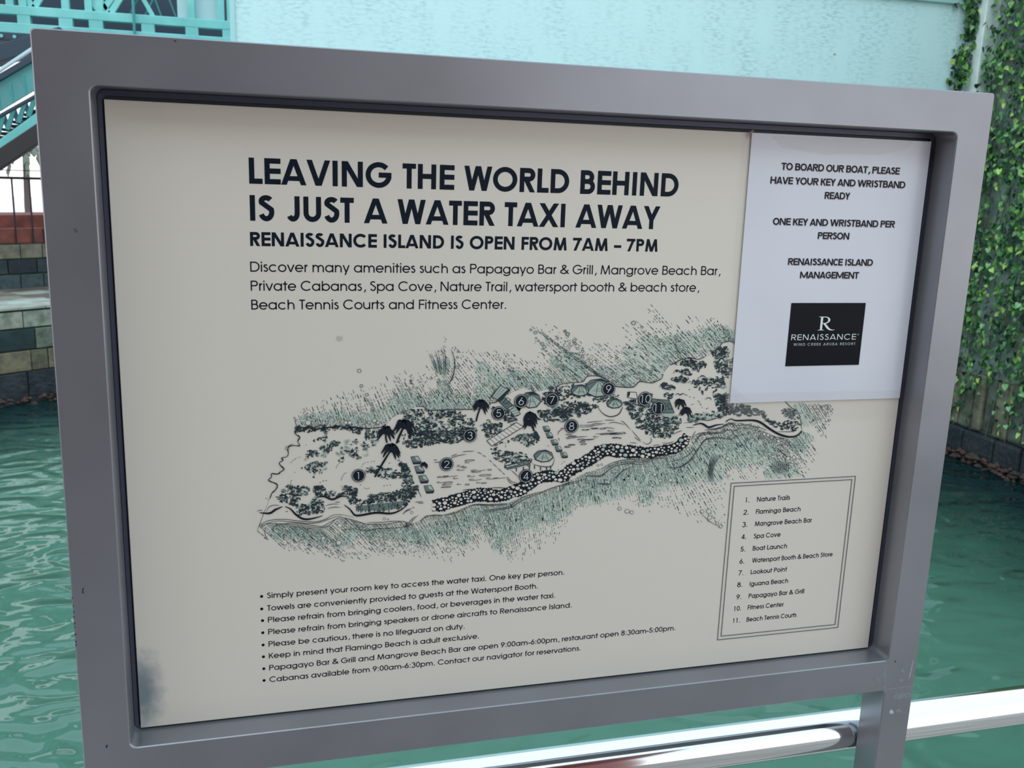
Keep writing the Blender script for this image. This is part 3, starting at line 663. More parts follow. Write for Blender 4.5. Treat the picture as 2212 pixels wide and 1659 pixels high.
    if c == 'f': return ribbon([(W * .36, 0), (W * .36, .78)] + arcp(W * .36 + .17, .79, .17, .23 - h, 180, 72, 10), w) + [bx(0, XH - w, W * .92, XH)]
    if c == 't': return [bx(W * .5 - h, 0, W * .5 + h, .94), bx(0, XH - w, W, XH)]
    if c == 'i': return [bx(0, 0, w, XH), bx(-.01, .86, w + .01, 1.0)]
    if c == 'j': return [bx(0, -.25, w, XH), bx(0, .88, w, 1.0)]
    if c in 'nhmur':
        if c == 'r': return [bx(0, 0, w, XH)] + ribbon(arcp(W, XH * .52, W - h, XH * .5 - h, 175, 95, 8), w)
        if c == 'm':
            r = (W + w) / 4 - h; out = [bx(0, 0, w, XH)]
            for cx in (h + r, h + 3 * r): out += ribbon(arcp(cx, XH - r * 1.15 - h, r, r * 1.15, 180, 0, 14) + [(cx + r, 0)], w)
            return out
        if c == 'u': return [[Vector((W - p.x, XH - p.y)) for p in q] for q in glyph('n', W, w)]
        r = W / 2 - h; return [bx(0, 0, w, 1 if c == 'h' else XH)] + ribbon(arcp(W / 2, XH - r * 1.05 - h, r, r * 1.05, 180, 0, 14) + [(W - h, 0)], w)
    if c == 's': return ess(0, -.01, W, XH + .01, w)
    if c == 'k':
        k = hwid(W - w, .44, w); return [bx(0, 0, w, 1), dg(w * .8, .28, W - k, XH, w), dg(W * .42, .45, W - k * .9, 0, w)]
    if c == 'v': k = hwid(W / 2, XH, w); return [dg(k, XH, W / 2, 0, w), dg(W - k, XH, W / 2, 0, w)]
    if c == 'y':
        k = hwid(W / 2, XH, w); return [dg(k, XH, W / 2, 0.02, w), dg(W - k, XH, W / 2 - (W / 2 - k) / XH * .26, -.26, w)]
    if c == 'z': return [bx(0, 0, W, w), bx(0, XH - w, W, XH), dg(w * .8, 0, W - w * .8, XH, w)]
    # digits
    if c == '0': return oval(0, -.01, W, 1.01, w)
    if c == '1': return [bx(W * .5 - h, 0, W * .5 + h, 1), bx(W * .5 - .17, 1 - w, W * .5, 1)]
    if c == '2': return ribbon(arcp(W / 2, .70, W / 2 - h, .30 - h, 170, -28, 16) + [(w * .7, h * 1.2)], w) + [bx(0, 0, W, w)]
    if c == '3': return ribbon(arcp(W / 2, .745, W / 2 * .88 - h, .255 - h, 160, -90, 14), w) + ribbon(arcp(W / 2, .275, W / 2 - h, .275, 90, -165, 14), w)
    if c == '4': return [bx(W * .72 - h, 0, W * .72 + h, 1), bx(0, .22, W, .22 + w), dg(w * .6, .24, W * .72, 1, w)]
    if c == '5': return [bx(W * .2, 1 - w, W * .9, 1), dg(W * .12 + h, .50, W * .22 + h, 1, w)] + ribbon(arcp(W / 2, .32, W / 2 - h, .32 - h, 135, -160, 18), w)
    if c == '6': return oval(0, -.01, W, .64, w) + [dg(w * .75 + .03, .36, W * .66, 1, w)]
    if c == '9': return [[Vector((W - p.x, 1 - p.y)) for p in q] for q in glyph('6', W, w)]
    if c == '7': return [bx(0, 1 - w, W, 1), dg(W * .27, 0, W - w * .7, 1 - w * .2, w)]
    if c == '8': return oval(W * .08, .5, W * .92, 1.01, w) + oval(0, -.01, W, .5 + w * .9, w)
    if c == '&': return ribbon([(W, 0.0 + h * .4), (W * .30, .66)] + arcp(W * .45, .79, W * .2, .21 - h, 205, -60, 14) + [(W * .22, .42)] + arcp(W * .42, .25, W * .42 - h, .25 - h, 120, 330, 14) + [(W * .95, .46)], w)
    return []
AV = dict(zip('ABCDEFGHIJKLMNOPQRSTUVWXYZ', [740,574,813,744,536,485,872,683,226,482,591,462,919,740,869,592,871,607,498,426,655,702,960,609,592,480]))
AV.update(dict(zip('abcdefghijklmnopqrstuvwxyz', [683,682,647,685,650,314,673,610,200,203,502,200,938,610,655,682,682,301,388,339,608,554,831,480,536,425])))
AV.update({' ': 277, '.': 277, ',': 277, ':': 277, '&': 757, '-': 332, '\u2013': 500, '\u2022': 606}); AV.update({d: 554 for d in '0123456789'})
AB = dict(AV); AB.update(dict(zip('ABCDEFGHIJKLMNOPQRSTUVWXYZ', [740,580,780,700,520,480,840,680,280,480,620,440,900,740,840,560,840,580,520,420,640,700,900,680,620,500]))); AB.update({' ': 300, '7': 560})
CB = dict(zip('ABCDEFGHIJKLMNOPQRSTUVWXYZ', [606,561,529,630,488,459,637,630,267,331,547,423,874,659,676,532,686,563,473,495,642,591,906,551,520,478])); CB.update({' ': 226, ',': 258, '.': 267})
STEM_L = set('BDEFHIKLMNPRUbhiklmnprfj'); STEM_R = set('HIMNUJdhilmnaguqj')
def sbl(c): return .075 if c in STEM_L else (.005 if c in 'AVWXYTvwxyzt47-' else .035)
def sbr(c): return .075 if c in STEM_R else (.005 if c in 'AVWXYTLFEKRrvwxyztkf-' else .035)
def text_polys(txt, w, met, em=740.0, track=0.0):
    x = 0; out = []; x_first = None; x_last = 0
    for c in txt:
        adv = met.get(c, 500) / em + track
        if c != ' ':
            l, r = sbl(c), sbr(c)
            if em < 700: l *= .8; r *= .8
            gw = max(adv - track - l - r, w)
            if c in 'Iil': l = (adv - track - w) / 2; gw = w
            if c in '.:': gw = w
            if c in '.,:': l = .12
            for pol in glyph(c, gw, w, met is CB): out.append([(p.x + x + l, p.y) for p in pol])
            if x_first is None: x_first = x + l
            x_last = x + l + gw
        x += adv
    if x_first is None: x_first = 0
    return [[(a - x_first, b_) for a, b_ in p] for p in out], x_last - x_first
m_ink = mat('black_ink', lin((14, 26, 38)), 0.5, 0, 0.12); m_ink2 = mat('soft_black_ink', lin((12, 14, 28)), 0.5, 0, 0.12)
EPS = 0.00012
def flat(polys, name, mt, par, Y):
    m = MB()
    for i, p in enumerate(polys): m.add([(a, Y - (i % 17) * 3e-6, b_) for a, b_ in p], [tuple(range(len(p)))])
    o = m.build(name, mt, par)
    return o
def line(txt, p0, p1, cap, w, met, name, mt=None, par=None, Y=-EPS, em=740.0, track=0.0, surf=brd, zfix=None):
    """lettering between the photographed baseline ends p0 and p1; cap = cap height in metres"""
    a = surf(*p0); b_ = surf(*p1); polys, L = text_polys(txt, w, met, em, track)
    sx = (b_[0] - a[0]) / L; z0 = zfix if zfix is not None else (a[1] + b_[1]) / 2
    # letters keep their stroke: x scale from the measured line length
    return flat([[(a[0] + x * sx, z0 + y * cap) for x, y in p] for p in polys], name, mt or m_ink2, par or board, Y)
C1 = 0.0232
line('LEAVING THE WORLD BEHIND', (538.5, 397), (1464, 425), C1, .205, AB, 'headline', m_ink)
line('IS JUST A WATER TAXI AWAY', (540.5, 476), (1424, 496), C1, .205, AB, 'headline', m_ink)
line('RENAISSANCE ISLAND IS OPEN FROM 7AM \u2013 7PM', (540.5, 530), (1420, 545), 0.01285, .21, AB, 'subheadline', m_ink)
CP = 0.0094
line('Discover many amenities such as Papagayo Bar & Grill, Mangrove Beach Bar,', (540.7, 586.3), (1557, 595), CP, .125, AV, 'paragraph_line')
line('Private Cabanas, Spa Cove, Nature Trail, watersport booth & beach store,', (541.8, 627), (1511, 631), CP, .125, AV, 'paragraph_line')
line('Beach Tennis Courts and Fitness Center.', (543, 667.4), (1093, 668.5), CP, .125, AV, 'paragraph_line')
BUL = [('Simply present your room key to access the water taxi. One key per person.', (577, 1294), (1218.8, 1240)),
       ('Towels are conveniently provided to guests at the Watersport Booth.', (577.3, 1321), (1161.7, 1269.5)),
       ('Please refrain from bringing coolers, food, or beverages in the water taxi.', (579, 1346), (1198.6, 1290)),
       ('Please refrain from bringing speakers or drone aircrafts to Renaissance Island.', (579.6, 1372.2), (1234.4, 1310.7)),
       ('Please be cautious, there is no lifeguard on duty.', (580.2, 1398), (1003.3, 1357)),
       ('Keep in mind that Flamingo Beach is adult exclusive.', (580.9, 1423.6), (1034.3, 1378)),
       ('Papagayo Bar & Grill and Mangrove Beach Bar are open 9:00am-6:00pm, restaurant open 8:30am-5:00pm.', (581.7, 1449), (1458.6, 1360.6)),
       ('Cabanas available from 9:00am-6:30pm. Contact our navigator for reservations.', (582.3, 1474.5), (1253.9, 1404))]
CBL = 0.0061
for txt, a, b_ in BUL:
    o = line(txt, a, b_, CBL, .145, AV, 'bullet_line')
    c = brd(a[0] - 11.8, a[1] - 3.2); flat([[(c[0] + 0.00155 * math.cos(k * PI / 8), brd(*a)[1] * .5 + brd(*b_)[1] * .5 + .0026 + 0.00155 * math.sin(k * PI / 8)) for k in range(16)]], 'bullet_dot', m_ink2, board, -EPS)
def Zl(x, y): return (1530 + x / 4.253, 1010 + y / 4.253)
LEG = [('1.', 'Nature Trails', (335, 319), (375, 317), (446, 312), (748, 297)), ('2.', 'Flamingo Beach', (320, 432), (367, 429), (436, 425), (845, 402)),
       ('3.', 'Mangrove Beach Bar', (310, 543), (357, 540), (427, 537), (950, 503)), ('4.', 'Spa Cove', (303, 655), (347, 652), (416, 650), (662, 635)),
       ('5.', 'Boat Launch', (293, 767), (338, 764), (407, 763), (722, 740)), ('6.', 'Watersport Booth & Beach Store', (285, 878), (328, 875), (401, 872), (1140, 817)),
       ('7.', 'Lookout Point', (275, 988), (320, 985), (388, 980), (721, 953)), ('8.', 'Iguana Beach', (264, 1098), (310, 1095), (379, 1088), (731, 1060)),
       ('9.', 'Papagayo Bar & Grill', (257, 1206), (301, 1203), (369, 1200), (879, 1155)), ('10.', 'Fitness Center', (229, 1315), (299, 1311), (360, 1305), (690, 1276)),
       ('11.', 'Beach Tennis Courts', (220, 1423), (289, 1419), (351, 1412), (807, 1376))]
leg = board
for n_, txt, a, b_, c, d in LEG:
    z = (brd(*Zl(*c))[1] + brd(*Zl(*d))[1]) / 2
    line(n_, Zl(*a), Zl(*b_), 0.0060, .15, AV, 'legend_numeral', par=leg, zfix=z); line(txt, Zl(*c), Zl(*d), 0.00575, .16, AV, 'legend_line', par=leg, zfix=z)
lx0, lz1 = brd(1577, 1043); lx1, lz0 = brd(1811, 1355); lx1 = (lx1 + brd(1847, 1030)[0]) / 2; lx0 = (lx0 + brd(1550, 1383)[0]) / 2; lz0 = (lz0 + brd(1550, 1383)[1]) / 2
def rectline(x0, x1, z0, z1, w, name, par, mt, Y):
    flat([[(x0, z0), (x1, z0), (x1, z0 + w), (x0, z0 + w)], [(x0, z1 - w), (x1, z1 - w), (x1, z1), (x0, z1)],
          [(x0, z0), (x0 + w, z0), (x0 + w, z1), (x0, z1)], [(x1 - w, z0), (x1, z0), (x1, z1), (x1 - w, z1)]], name, mt, par, Y)
m_line = mat('thin_ink_line', lin((60, 70, 74)), .45)
rectline(lx0, lx1, lz0, lz1, .0008, 'legend_border', leg, m_line, -EPS * 5)
rectline(lx0 + .0043, lx1 - .0043, lz0 + .0043, lz1 - .0038, .0008, 'legend_border', leg, m_line, -EPS * 5)

# ------------------------------------------------------------------ laminated notice taped over the board's corner
m_paper = noise_mat('laminated_paper', lin((212, 216, 224)), lin((204, 208, 217)), 4, 0.30, detail=3, coat=0.35, rvar=0.06)
t = m_paper.node_tree; b = t.nodes['Principled BSDF']
n_ = t.nodes.new('ShaderNodeTexNoise'); n_.inputs['Scale'].default_value = 14; n_.inputs['Detail'].default_value = 5; n_.inputs['Distortion'].default_value = 1.2
bp_ = t.nodes.new('ShaderNodeBump'); bp_.inputs['Strength'].default_value = 0.25; bp_.inputs['Distance'].default_value = 0.004
g_ = t.nodes.new('ShaderNodeNewGeometry'); t.links.new(g_.outputs['Position'], n_.inputs['Vector']); t.links.new(n_.outputs[0], bp_.inputs['Height']); t.links.new(bp_.outputs[0], b.inputs['Coat Normal'])
YP = -0.0022
def pap(px, py): p = at_y(px, py, YP); return (p.x, p.z)
notice = empty('laminated_notice', (at_y(1790, 870, YP).x, YP, pap(1790, 866)[1]), 'white laminated paper notice with dark logo square, taped over the board, upper right', 'notice')
c4 = [pap(1625, 286.5), pap(2012.5, 306), pap(1943.5, 860), pap(1577, 871)]
m = MB(); nx = 14; nz = 18; rows_ = []
for j in range(nz + 1):
    for i in range(nx + 1):
        u, v = i / nx, j / nz; q = [(c4[0][k] * (1 - u) + c4[1][k] * u) * (1 - v) + (c4[3][k] * (1 - u) + c4[2][k] * u) * v for k in (0, 1)]
        lift = -0.0006 * math.sin(u * 5 + v * 3) * math.sin(v * 7) * 0 
        m.v.append((q[0], YP + 0.0002, q[1]))
for j in range(nz):
    for i in range(nx): a = j * (nx + 1) + i; m.f.append((a, a + nx + 1, a + nx + 2, a + 1)); m.mi.append(0)
sh = m.build('paper_sheet', m_paper, notice); md = sh.modifiers.new('s', 'SOLIDIFY'); md.thickness = 0.0004; md.offset = -1
def Zn(x, y): return (1570 + x / 4.739, 270 + y / 4.739)
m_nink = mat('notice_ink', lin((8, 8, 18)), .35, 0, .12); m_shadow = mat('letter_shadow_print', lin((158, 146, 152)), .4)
NOT = [('TO BOARD OUR BOAT, PLEASE', (556, 460), (1766, 503)), ('HAVE YOUR KEY AND WRISTBAND', (445, 600), (1822, 645)), ('READY', (1000, 755), (1256, 762)),
       ('ONE KEY AND WRISTBAND PER', (470, 1022), (1716, 1047)), ('PERSON', (930, 1166), (1248, 1170)), ('RENAISSANCE ISLAND', (625, 1433), (1490, 1439)), ('MANAGEMENT', (748, 1568), (1347, 1571))]
for txt, a, b_ in NOT:
    o = line(txt, Zn(*a), Zn(*b_), 0.00715, .17, CB, 'notice_line', m_nink, notice, YP - EPS * 2, em=644.0, surf=pap)
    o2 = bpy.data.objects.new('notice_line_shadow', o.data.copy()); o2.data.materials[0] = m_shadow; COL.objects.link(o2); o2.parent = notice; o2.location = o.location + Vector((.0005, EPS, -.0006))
q = [pap(1710, 655), pap(1870, 654), pap(1855, 788), pap(1696, 791)]
lx = [(q[0][0] + q[3][0]) / 2, (q[1][0] + q[2][0]) / 2]; lz = [(q[3][1] + q[2][1]) / 2, (q[0][1] + q[1][1]) / 2]
m = MB(); m.box(lx[0], lx[1], YP - EPS * 2, YP + 0.0001, lz[0], lz[1]); logo = m.build('logo_square', mat('logo_navy', lin((2, 8, 20)), .3, 0, .12), notice)
def Zo(x, y): return (1570 + x / 4.809, 600 + y / 4.809)
m_white_ink = mat('white_print', lin((222, 228, 226)), .4); m_grey_ink = mat('grey_print', lin((142, 152, 160)), .4)
line('RENAISSANCE', Zo(666, 648), Zo(1336, 641), 0.0064, .115, AV, 'logo_word', m_white_ink, logo, YP - EPS * 4, surf=pap, track=.12)
line('WIND CREEK ARUBA RESORT', Zo(689, 706), Zo(1331, 699), 0.0030, .20, AV, 'logo_small_words', m_grey_ink, logo, YP - EPS * 4, surf=pap, track=.18)
cc = pap(*Zo(1362, 589)); flat(ribbon([(cc[0] + .0008 * math.cos(k * PI / 8), cc[1] + .0008 * math.sin(k * PI / 8)) for k in range(16)], .0004, True), 'registered_mark', m_grey_ink, logo, YP - EPS * 4)
# serif R emblem (unit square 0..1.15 x 0..1)
def emb(): 
    P = []
    P.append([(.12, .0), (.33, 0), (.33, .03), (.12, .03)]); P.append([(0, 0), (.42, 0), (.42, .035), (0, .035)])
    P.append([(.14, .03), (.29, .03), (.29, .965), (.14, .965)]); P.append([(.02, .965), (.5, .965), (.5, 1.0), (.02, 1.0)])
    A = arcp(.42, .745, .36, .255, 92, -100, 20); B_ = arcp(.42, .745, .22, .205, 92, -100, 20)
    for i in range(len(A) - 1): P.append([A[i], A[i + 1], B_[i + 1], B_[i]])
    P.append([(.29, .49), (.44, .49), (.44, .53), (.29, .53)]); P.append([(.29, .95), (.44, .95), (.44, 1), (.29, 1)])
    cl = [(.38, .51), (.50, .38), (.62, .22), (.75, .09), (.88, .03), (1.02, .015), (1.14, .05)]; wd = [.11, .14, .15, .13, .085, .045, .015]
    for i in range(len(cl) - 1):
        d = Vector(cl[i + 1]) - Vector(cl[i]); n = Vector((-d.y, d.x)).normalized(); a0, a1 = wd[i] / 2, wd[i + 1] / 2
        P.append([Vector(cl[i]) + n * a0, Vector(cl[i + 1]) + n * a1, Vector(cl[i + 1]) - n * a1, Vector(cl[i]) - n * a0])
    return P
e0 = pap(*Zo(941, 546)); e1 = pap(*Zo(1116, 546)); e2 = pap(*Zo(1005, 403)); sx = (e1[0] - e0[0]) / 1.14; sz = e2[1] - e0[1]
flat([[(e0[0] + p[0] * sx, e0[1] + p[1] * sz) for p in po] for po in emb()], 'logo_letter', m_white_ink, logo, YP - EPS * 4)
# clear tape strips: a wide one across the notice's foot and small ones at its edges
m_tape = bpy.data.materials.new('clear_tape'); m_tape.use_nodes = True
t = m_tape.node_tree; b = t.nodes['Principled BSDF']; b.inputs['Base Color'].default_value = (*lin((214, 210, 202)), 1); b.inputs['Roughness'].default_value = 0.16; b.inputs['Alpha'].default_value = 0.10
def strip(pts, nm, Y=YP - 0.0008):
    vs = [at_y(x, y, Y) for x, y in pts]; m = MB(); m.add(vs, [tuple(range(len(vs)))]); return m.build(nm, m_tape, notice)
strip([(1576, 850), (1944, 842), (1938, 903), (1573, 908)], 'tape_strip'); strip([(1612, 284), (1626, 286), (1578, 880), (1566, 878)], 'tape_strip')
strip([(1580, 826), (1596, 846), (1624, 866), (1640, 870), (1577, 872)], 'tape_strip'); strip([(1668, 294), (1975, 304), (1962, 322), (1900, 334), (1780, 333), (1690, 318)], 'tape_strip')
m_curl = mat('brown_tape_end', lin((150, 112, 96)), .5)
vs = [at_y(x, y, YP - .001) for x, y in ((1618, 287), (1627, 280), (1630, 282), (1624, 287), (1621, 300), (1619, 300))]; m = MB(); m.add(vs, [tuple(range(6))]); m.build('tape_curl', m_curl, notice)

# ------------------------------------------------------------------ printed island map
RMi = RM.T
def brd_many(P):
    P = np.asarray(P, float); d = np.stack([(P[:, 0] - 1106) / FPX, (P[:, 1] - 829.5) / FPX, np.ones(len(P))], 1) @ RM
    k = (0 - CAM[1]) / d[:, 2]; return np.stack([CAM[0] + k * d[:, 0], CAM[2] - k * d[:, 1]], 1)
class Ink:
    def __init__(s): s.v = []; s.f = []; s.k = []; s.c = 0
    def poly(s, pts):
        n = len(s.v); s.v += [tuple(p) for p in pts]; s.f.append(tuple(range(n, n + len(pts)))); s.k += [s.c] * len(pts); s.c = (s.c + 7) % 31
    def fill(s, pts):
        n = len(s.v); s.v += [tuple(p) for p in pts]; s.k += [s.c] * len(pts); s.c = (s.c + 7) % 31
        for t in tessellate_polygon([[Vector((p[0], p[1], 0)) for p in pts]]): s.f.append(tuple(i + n for i in t))
    def brush(s, pts, wd, t0=.35, t1=.25):
        """tapered pen stroke"""
        n = len(pts); L = []; R = []
        for i in range(n):
            a = pts[max(i - 1, 0)]; b_ = pts[min(i + 1, n - 1)]; dx, dy = b_[0] - a[0], b_[1] - a[1]; l = math.hypot(dx, dy) or 1; u = i / (n - 1)
            k = (t0 + (1 - t0) * min(1, u * 3)) * (t1 + (1 - t1) * min(1, (1 - u) * 3)); h = wd / 2 * k
            L.append((pts[i][0] - dy / l * h, pts[i][1] + dx / l * h)); R.append((pts[i][0] + dy / l * h, pts[i][1] - dx / l * h))
        b0 = len(s.v); s.v += L + R; s.k += [s.c] * (2 * n); s.c = (s.c + 7) % 31
        for i in range(n - 1): s.f.append((b0 + i, b0 + i + 1, b0 + n + i + 1, b0 + n + i))
    def dash(s, x, y, ang, L, wd):
        c, q = math.cos(ang), math.sin(ang); h = wd / 2
        s.poly([(x - q * h, y + c * h), (x + c * L - q * h * .7, y + q * L + c * h * .7), (x + c * L + q * h * .7, y + q * L - c * h * .7), (x + q * h, y - c * h)])
    def ring(s, x, y, r, wd, n=12, sq=1.0):
        for k in range(n):
            a, b_ = 2 * PI * k / n, 2 * PI * (k + 1) / n
            s.poly([(x + r * math.cos(a), y + sq * r * math.sin(a)), (x + r * math.cos(b_), y + sq * r * math.sin(b_)), (x + (r - wd) * math.cos(b_), y + sq * (r - wd) * math.sin(b_)), (x + (r - wd) * math.cos(a), y + sq * (r - wd) * math.sin(a))])
    def build(s, name, mt, layer, kind='stuff'):
        if not s.f: return
        Y = -EPS - layer * 0.00007; B = brd_many(s.v); me = bpy.data.meshes.new(name)
        me.from_pydata([(a, Y - q * 2e-6, b_ - PTOP) for (a, b_), q in zip(B.tolist(), s.k)], [], s.f); me.materials.append(mt); o = bpy.data.objects.new(name, me); COL.objects.link(o); o.parent = board; tag(o, kind=kind); return o
def spl(pts, n=6):      # Catmull-Rom through the points
    P = [pts[0]] + list(pts) + [pts[-1]]; out = []
    for i in range(1, len(P) - 2):
        p0, p1, p2, p3 = P[i - 1], P[i], P[i + 1], P[i + 2]
        for k in range(n):
            t = k / n; out.append(tuple(.5 * (2 * p1[j] + (p2[j] - p0[j]) * t + (2 * p0[j] - 5 * p1[j] + 4 * p2[j] - p3[j]) * t * t + (3 * p1[j] - p0[j] - 3 * p2[j] + p3[j]) * t ** 3) for j in (0, 1)))
    out.append(tuple(pts[-1])); return out
def inside(x, y, poly):
    c = False; j = len(poly) - 1
    for i in range(len(poly)):
        xi, yi = poly[i]; xj, yj = poly[j]
        if (yi > y) != (yj > y) and x < (xj - xi) * (y - yi) / (yj - yi) + xi: c = not c
        j = i
    return c
za = lambda L: [(530 + x / 4.608, 880 + y / 4.608) for x, y in L]      # working sketches of the artwork, one origin each
zb = lambda L: [(870 + x / 4.608, 880 + y / 4.608) for x, y in L]
zc = lambda L: [(1210 + x / 4.608, 860 + y / 4.608) for x, y in L]
zd = lambda L: [(1500 + x / 4.88, 840 + y / 4.88) for x, y in L]
ze = lambda L: [(530 + x / 6.144, 640 + y / 6.144) for x, y in L]
zf = lambda L: [(870 + x / 6.144, 640 + y / 6.144) for x, y in L]
zg = lambda L: [(1210 + x / 5.53, 640 + y / 5.53) for x, y in L]
rnd = random.Random(21)
K = Ink(); G1 = Ink(); G2 = Ink(); WASH = Ink(); LAND = Ink(); FW = Ink(); FG = Ink(); FK = Ink(); LN = Ink(); SOL = Ink(); WHT = Ink(); PEB = Ink(); PAL = Ink()
def lerp_tab(tab, x):
    if x <= tab[0][0]: return tab[0][1]
    for (a, va), (b_, vb) in zip(tab, tab[1:]):
        if x <= b_: return va + (vb - va) * (x - a) / (b_ - a)
    return tab[-1][1]
# ---- coast
top_coast = za([(245, 905), (265, 850), (300, 820), (322, 770), (280, 745), (228, 722), (262, 690), (262, 655), (322, 662), (350, 640), (388, 612), (350, 575), (340, 545), (378, 525), (360, 500), (412, 490), (430, 455), (420, 400), (460, 375), (512, 380), (545, 375), (520, 335), (545, 295), (510, 270), (492, 240), (540, 210), (600, 195), (650, 205), (720, 215), (800, 200), (900, 190), (940, 182), (1000, 205), (1100, 190), (1140, 205), (1250, 205), (1350, 195), (1400, 170), (1440, 130), (1470, 100), (1520, 72), (1600, 60)]) \
    + [(884, 886), (898, 878), (914, 878), (930, 886), (970, 884), (1016, 884), (1040, 882), (1060, 872), (1085, 860), (1095, 855), (1106, 847), (1130, 838), (1156, 847), (1179, 842), (1195, 838), (1212, 830), (1230, 827), (1239, 826), (1259, 824), (1268, 813), (1291, 812), (1311, 821), (1327, 833), (1345, 836), (1367, 836), (1376, 828), (1383, 824), (1407, 827), (1416, 824), (1423, 821), (1429, 817), (1432, 808), (1440, 797), (1447, 788), (1459, 784), (1470, 777), (1492, 773), (1508, 776), (1523, 770), (1534, 766), (1541, 752), (1553, 750), (1559, 741), (1570, 738), (1585, 741), (1640, 800), (1701, 873), (1718, 885), (1727, 900), (1731, 926)]
low_coast = [(556, 1147), (559, 1136), (585, 1128), (620, 1132), (660, 1138), (690, 1142), (715, 1135), (728, 1122), (745, 1119), (775, 1126), (792, 1131), (835, 1131), (868, 1124), (890, 1130), (905, 1124), (918, 1113), (935, 1111), (957, 1112), (980, 1105), (1000, 1097), (1022, 1089), (1060, 1088), (1096, 1086), (1115, 1078), (1130, 1071), (1155, 1064), (1174, 1060), (1210, 1047), (1232, 1037), (1264, 1021), (1301, 1010), (1329, 997), (1362, 991), (1405, 990), (1427, 986), (1460, 981), (1476, 972), (1488, 962), (1499, 947), (1507, 936), (1531, 929), (1560, 920), (1572, 912), (1602, 913), (1623, 918), (1643, 928), (1674, 942), (1705, 948), (1721, 942), (1731, 926)]
land = top_coast + list(reversed(low_coast))
LAND.fill(land)
# ---- sea hatching: broken pen lines that start at the coast and run outwards
up_tab = [(640, 70), (720, 68), (860, 66), (960, 58), (1050, 52), (1150, 50), (1230, 47), (1300, 36), (1380, 38), (1450, 42), (1520, 50), (1590, 54)]
top_edge = [(636, 895), (639, 902), (650, 888), (675, 872), (699, 866), (725, 848), (761, 838), (803, 830), (828, 818), (852, 803), (880, 801), (905, 806), (920, 800), (926, 770), (948, 713), (966, 713), (978, 744), (1000, 748), (1021, 752), (1045, 752), (1070, 751), (1090, 768), (1116, 767), (1137, 782), (1158, 774), (1146, 740), (1147, 708), (1170, 706), (1199, 706), (1217, 712), (1238, 728), (1261, 738), (1288, 730), (1305, 742), (1326, 741), (1331, 723), (1340, 706), (1366, 694), (1378, 686), (1395, 662), (1425, 656), (1447, 662), (1442, 690), (1460, 705), (1478, 683), (1503, 674), (1532, 689), (1548, 692), (1570, 704), (1590, 716)]
def top_lim(x): return lerp_tab(top_edge, x)
cup = [p for p in top_coast if p[1] < 935 and p[0] > 625]
cup.sort(); cup_y = lambda x: lerp_tab(cup, x)
def hatch_line(x, y, ang, sgn, length, fade0, wbase, gap, inkset, dark):
    wbase *= 1.3
    """sgn -1 walks up-left, +1 walks down-right from the coast"""
    d = 0; 
    while d < length:
        u = d / max(length, 1); L = rnd.choice((2.2, 3.5, 5, 8, 13)) * (1.1 - .35 * u); 
        px_ = x + sgn * math.cos(ang) * d; py_ = y + sgn * math.sin(ang) * d
        if rnd.random() > fade0 * u * u:
            (K if rnd.random() < dark else G1).dash(px_ + rnd.uniform(-.25, .25), py_, ang if sgn > 0 else ang + PI, min(L, length - d + 2), wbase * rnd.uniform(.7, 1.25))
        d += L + gap * rnd.uniform(.6, 1.6) * (1 + 1.2 * u * u)
x = 628.0
while x < 1606:
    yc = cup_y(x); ang = math.radians(lerp_tab(up_tab, x))
    # distance available until the ragged outer edge
    L = 0
    while L < 260:
        xx = x - math.cos(ang) * L; yy = yc - math.sin(ang) * L
        if xx < 634 or yy < top_lim(xx): break
        L += 4
    if L > 6:
        hatch_line(x, yc + 1, ang, -1, L * rnd.uniform(.86, 1.06), .62, 1.25, 2.2, None, .42)
        if rnd.random() < .75: hatch_line(x + 2.6, yc + 1, ang, -1, min(L, rnd.uniform(25, 80)), .45, .9, 2.6, None, .3)
    x += rnd.uniform(4.8, 6.4)
# denser tone and pale wash near the coast
def wash_patch(cx, cy, r, ang, n, ink=None):
    for _ in range(n):
        a = rnd.random() * 2 * PI; q = r * math.sqrt(rnd.random()); x0 = cx + q * math.cos(a) * 1.25; y0 = cy + q * math.sin(a) * .8
        (ink or WASH).dash(x0, y0, ang + rnd.gauss(0, .12), rnd.uniform(5, 15), rnd.uniform(2.5, 5))
def tone_patch(cx, cy, r, ang, n, dark=.25):
    for _ in range(n):
        a = rnd.random() * 2 * PI; q = r * math.sqrt(rnd.random()); x0 = cx + q * math.cos(a) * 1.25; y0 = cy + q * math.sin(a) * .8
        (K if rnd.random() < dark else G1).dash(x0, y0, ang + rnd.gauss(0, .15), rnd.uniform(2.5, 8), rnd.uniform(.8, 1.3))
for cx, cy, r in ((660, 905, 12), (690, 900, 17), (725, 897, 18), (760, 902, 14), (800, 902, 14), (835, 890, 22), (862, 868, 18), (880, 858, 22), (905, 868, 16), (935, 868, 22), (960, 850, 18), (985, 868, 24), (950, 825, 8), (1015, 866, 20), (1045, 840, 18), (1060, 815, 22), (1085, 825, 22), (1040, 790, 14), (1110, 812, 22), (1140, 825, 18), (1150, 808, 14),
                   (1170, 825, 16), (1195, 818, 16), (1205, 775, 18), (1225, 800, 16), (1235, 770, 14), (1245, 785, 14), (1250, 805, 14), (1300, 800, 14), (1340, 800, 20), (1350, 820, 16), (1370, 760, 22), (1385, 790, 24), (1400, 810, 18), (1400, 740, 22), (1425, 760, 24), (1430, 785, 16), (1450, 745, 26), (1470, 760, 16), (1480, 730, 20), (1510, 745, 20), (1530, 725, 22), (1550, 715, 20), (1560, 728, 20), (1575, 722, 14)):
    an = math.radians(lerp_tab(up_tab, cx)); wash_patch(cx, cy, r * 1.05, an, int(r * 3.0)); tone_patch(cx, cy, r * 1.1, an, int(r * 1.5), .18)
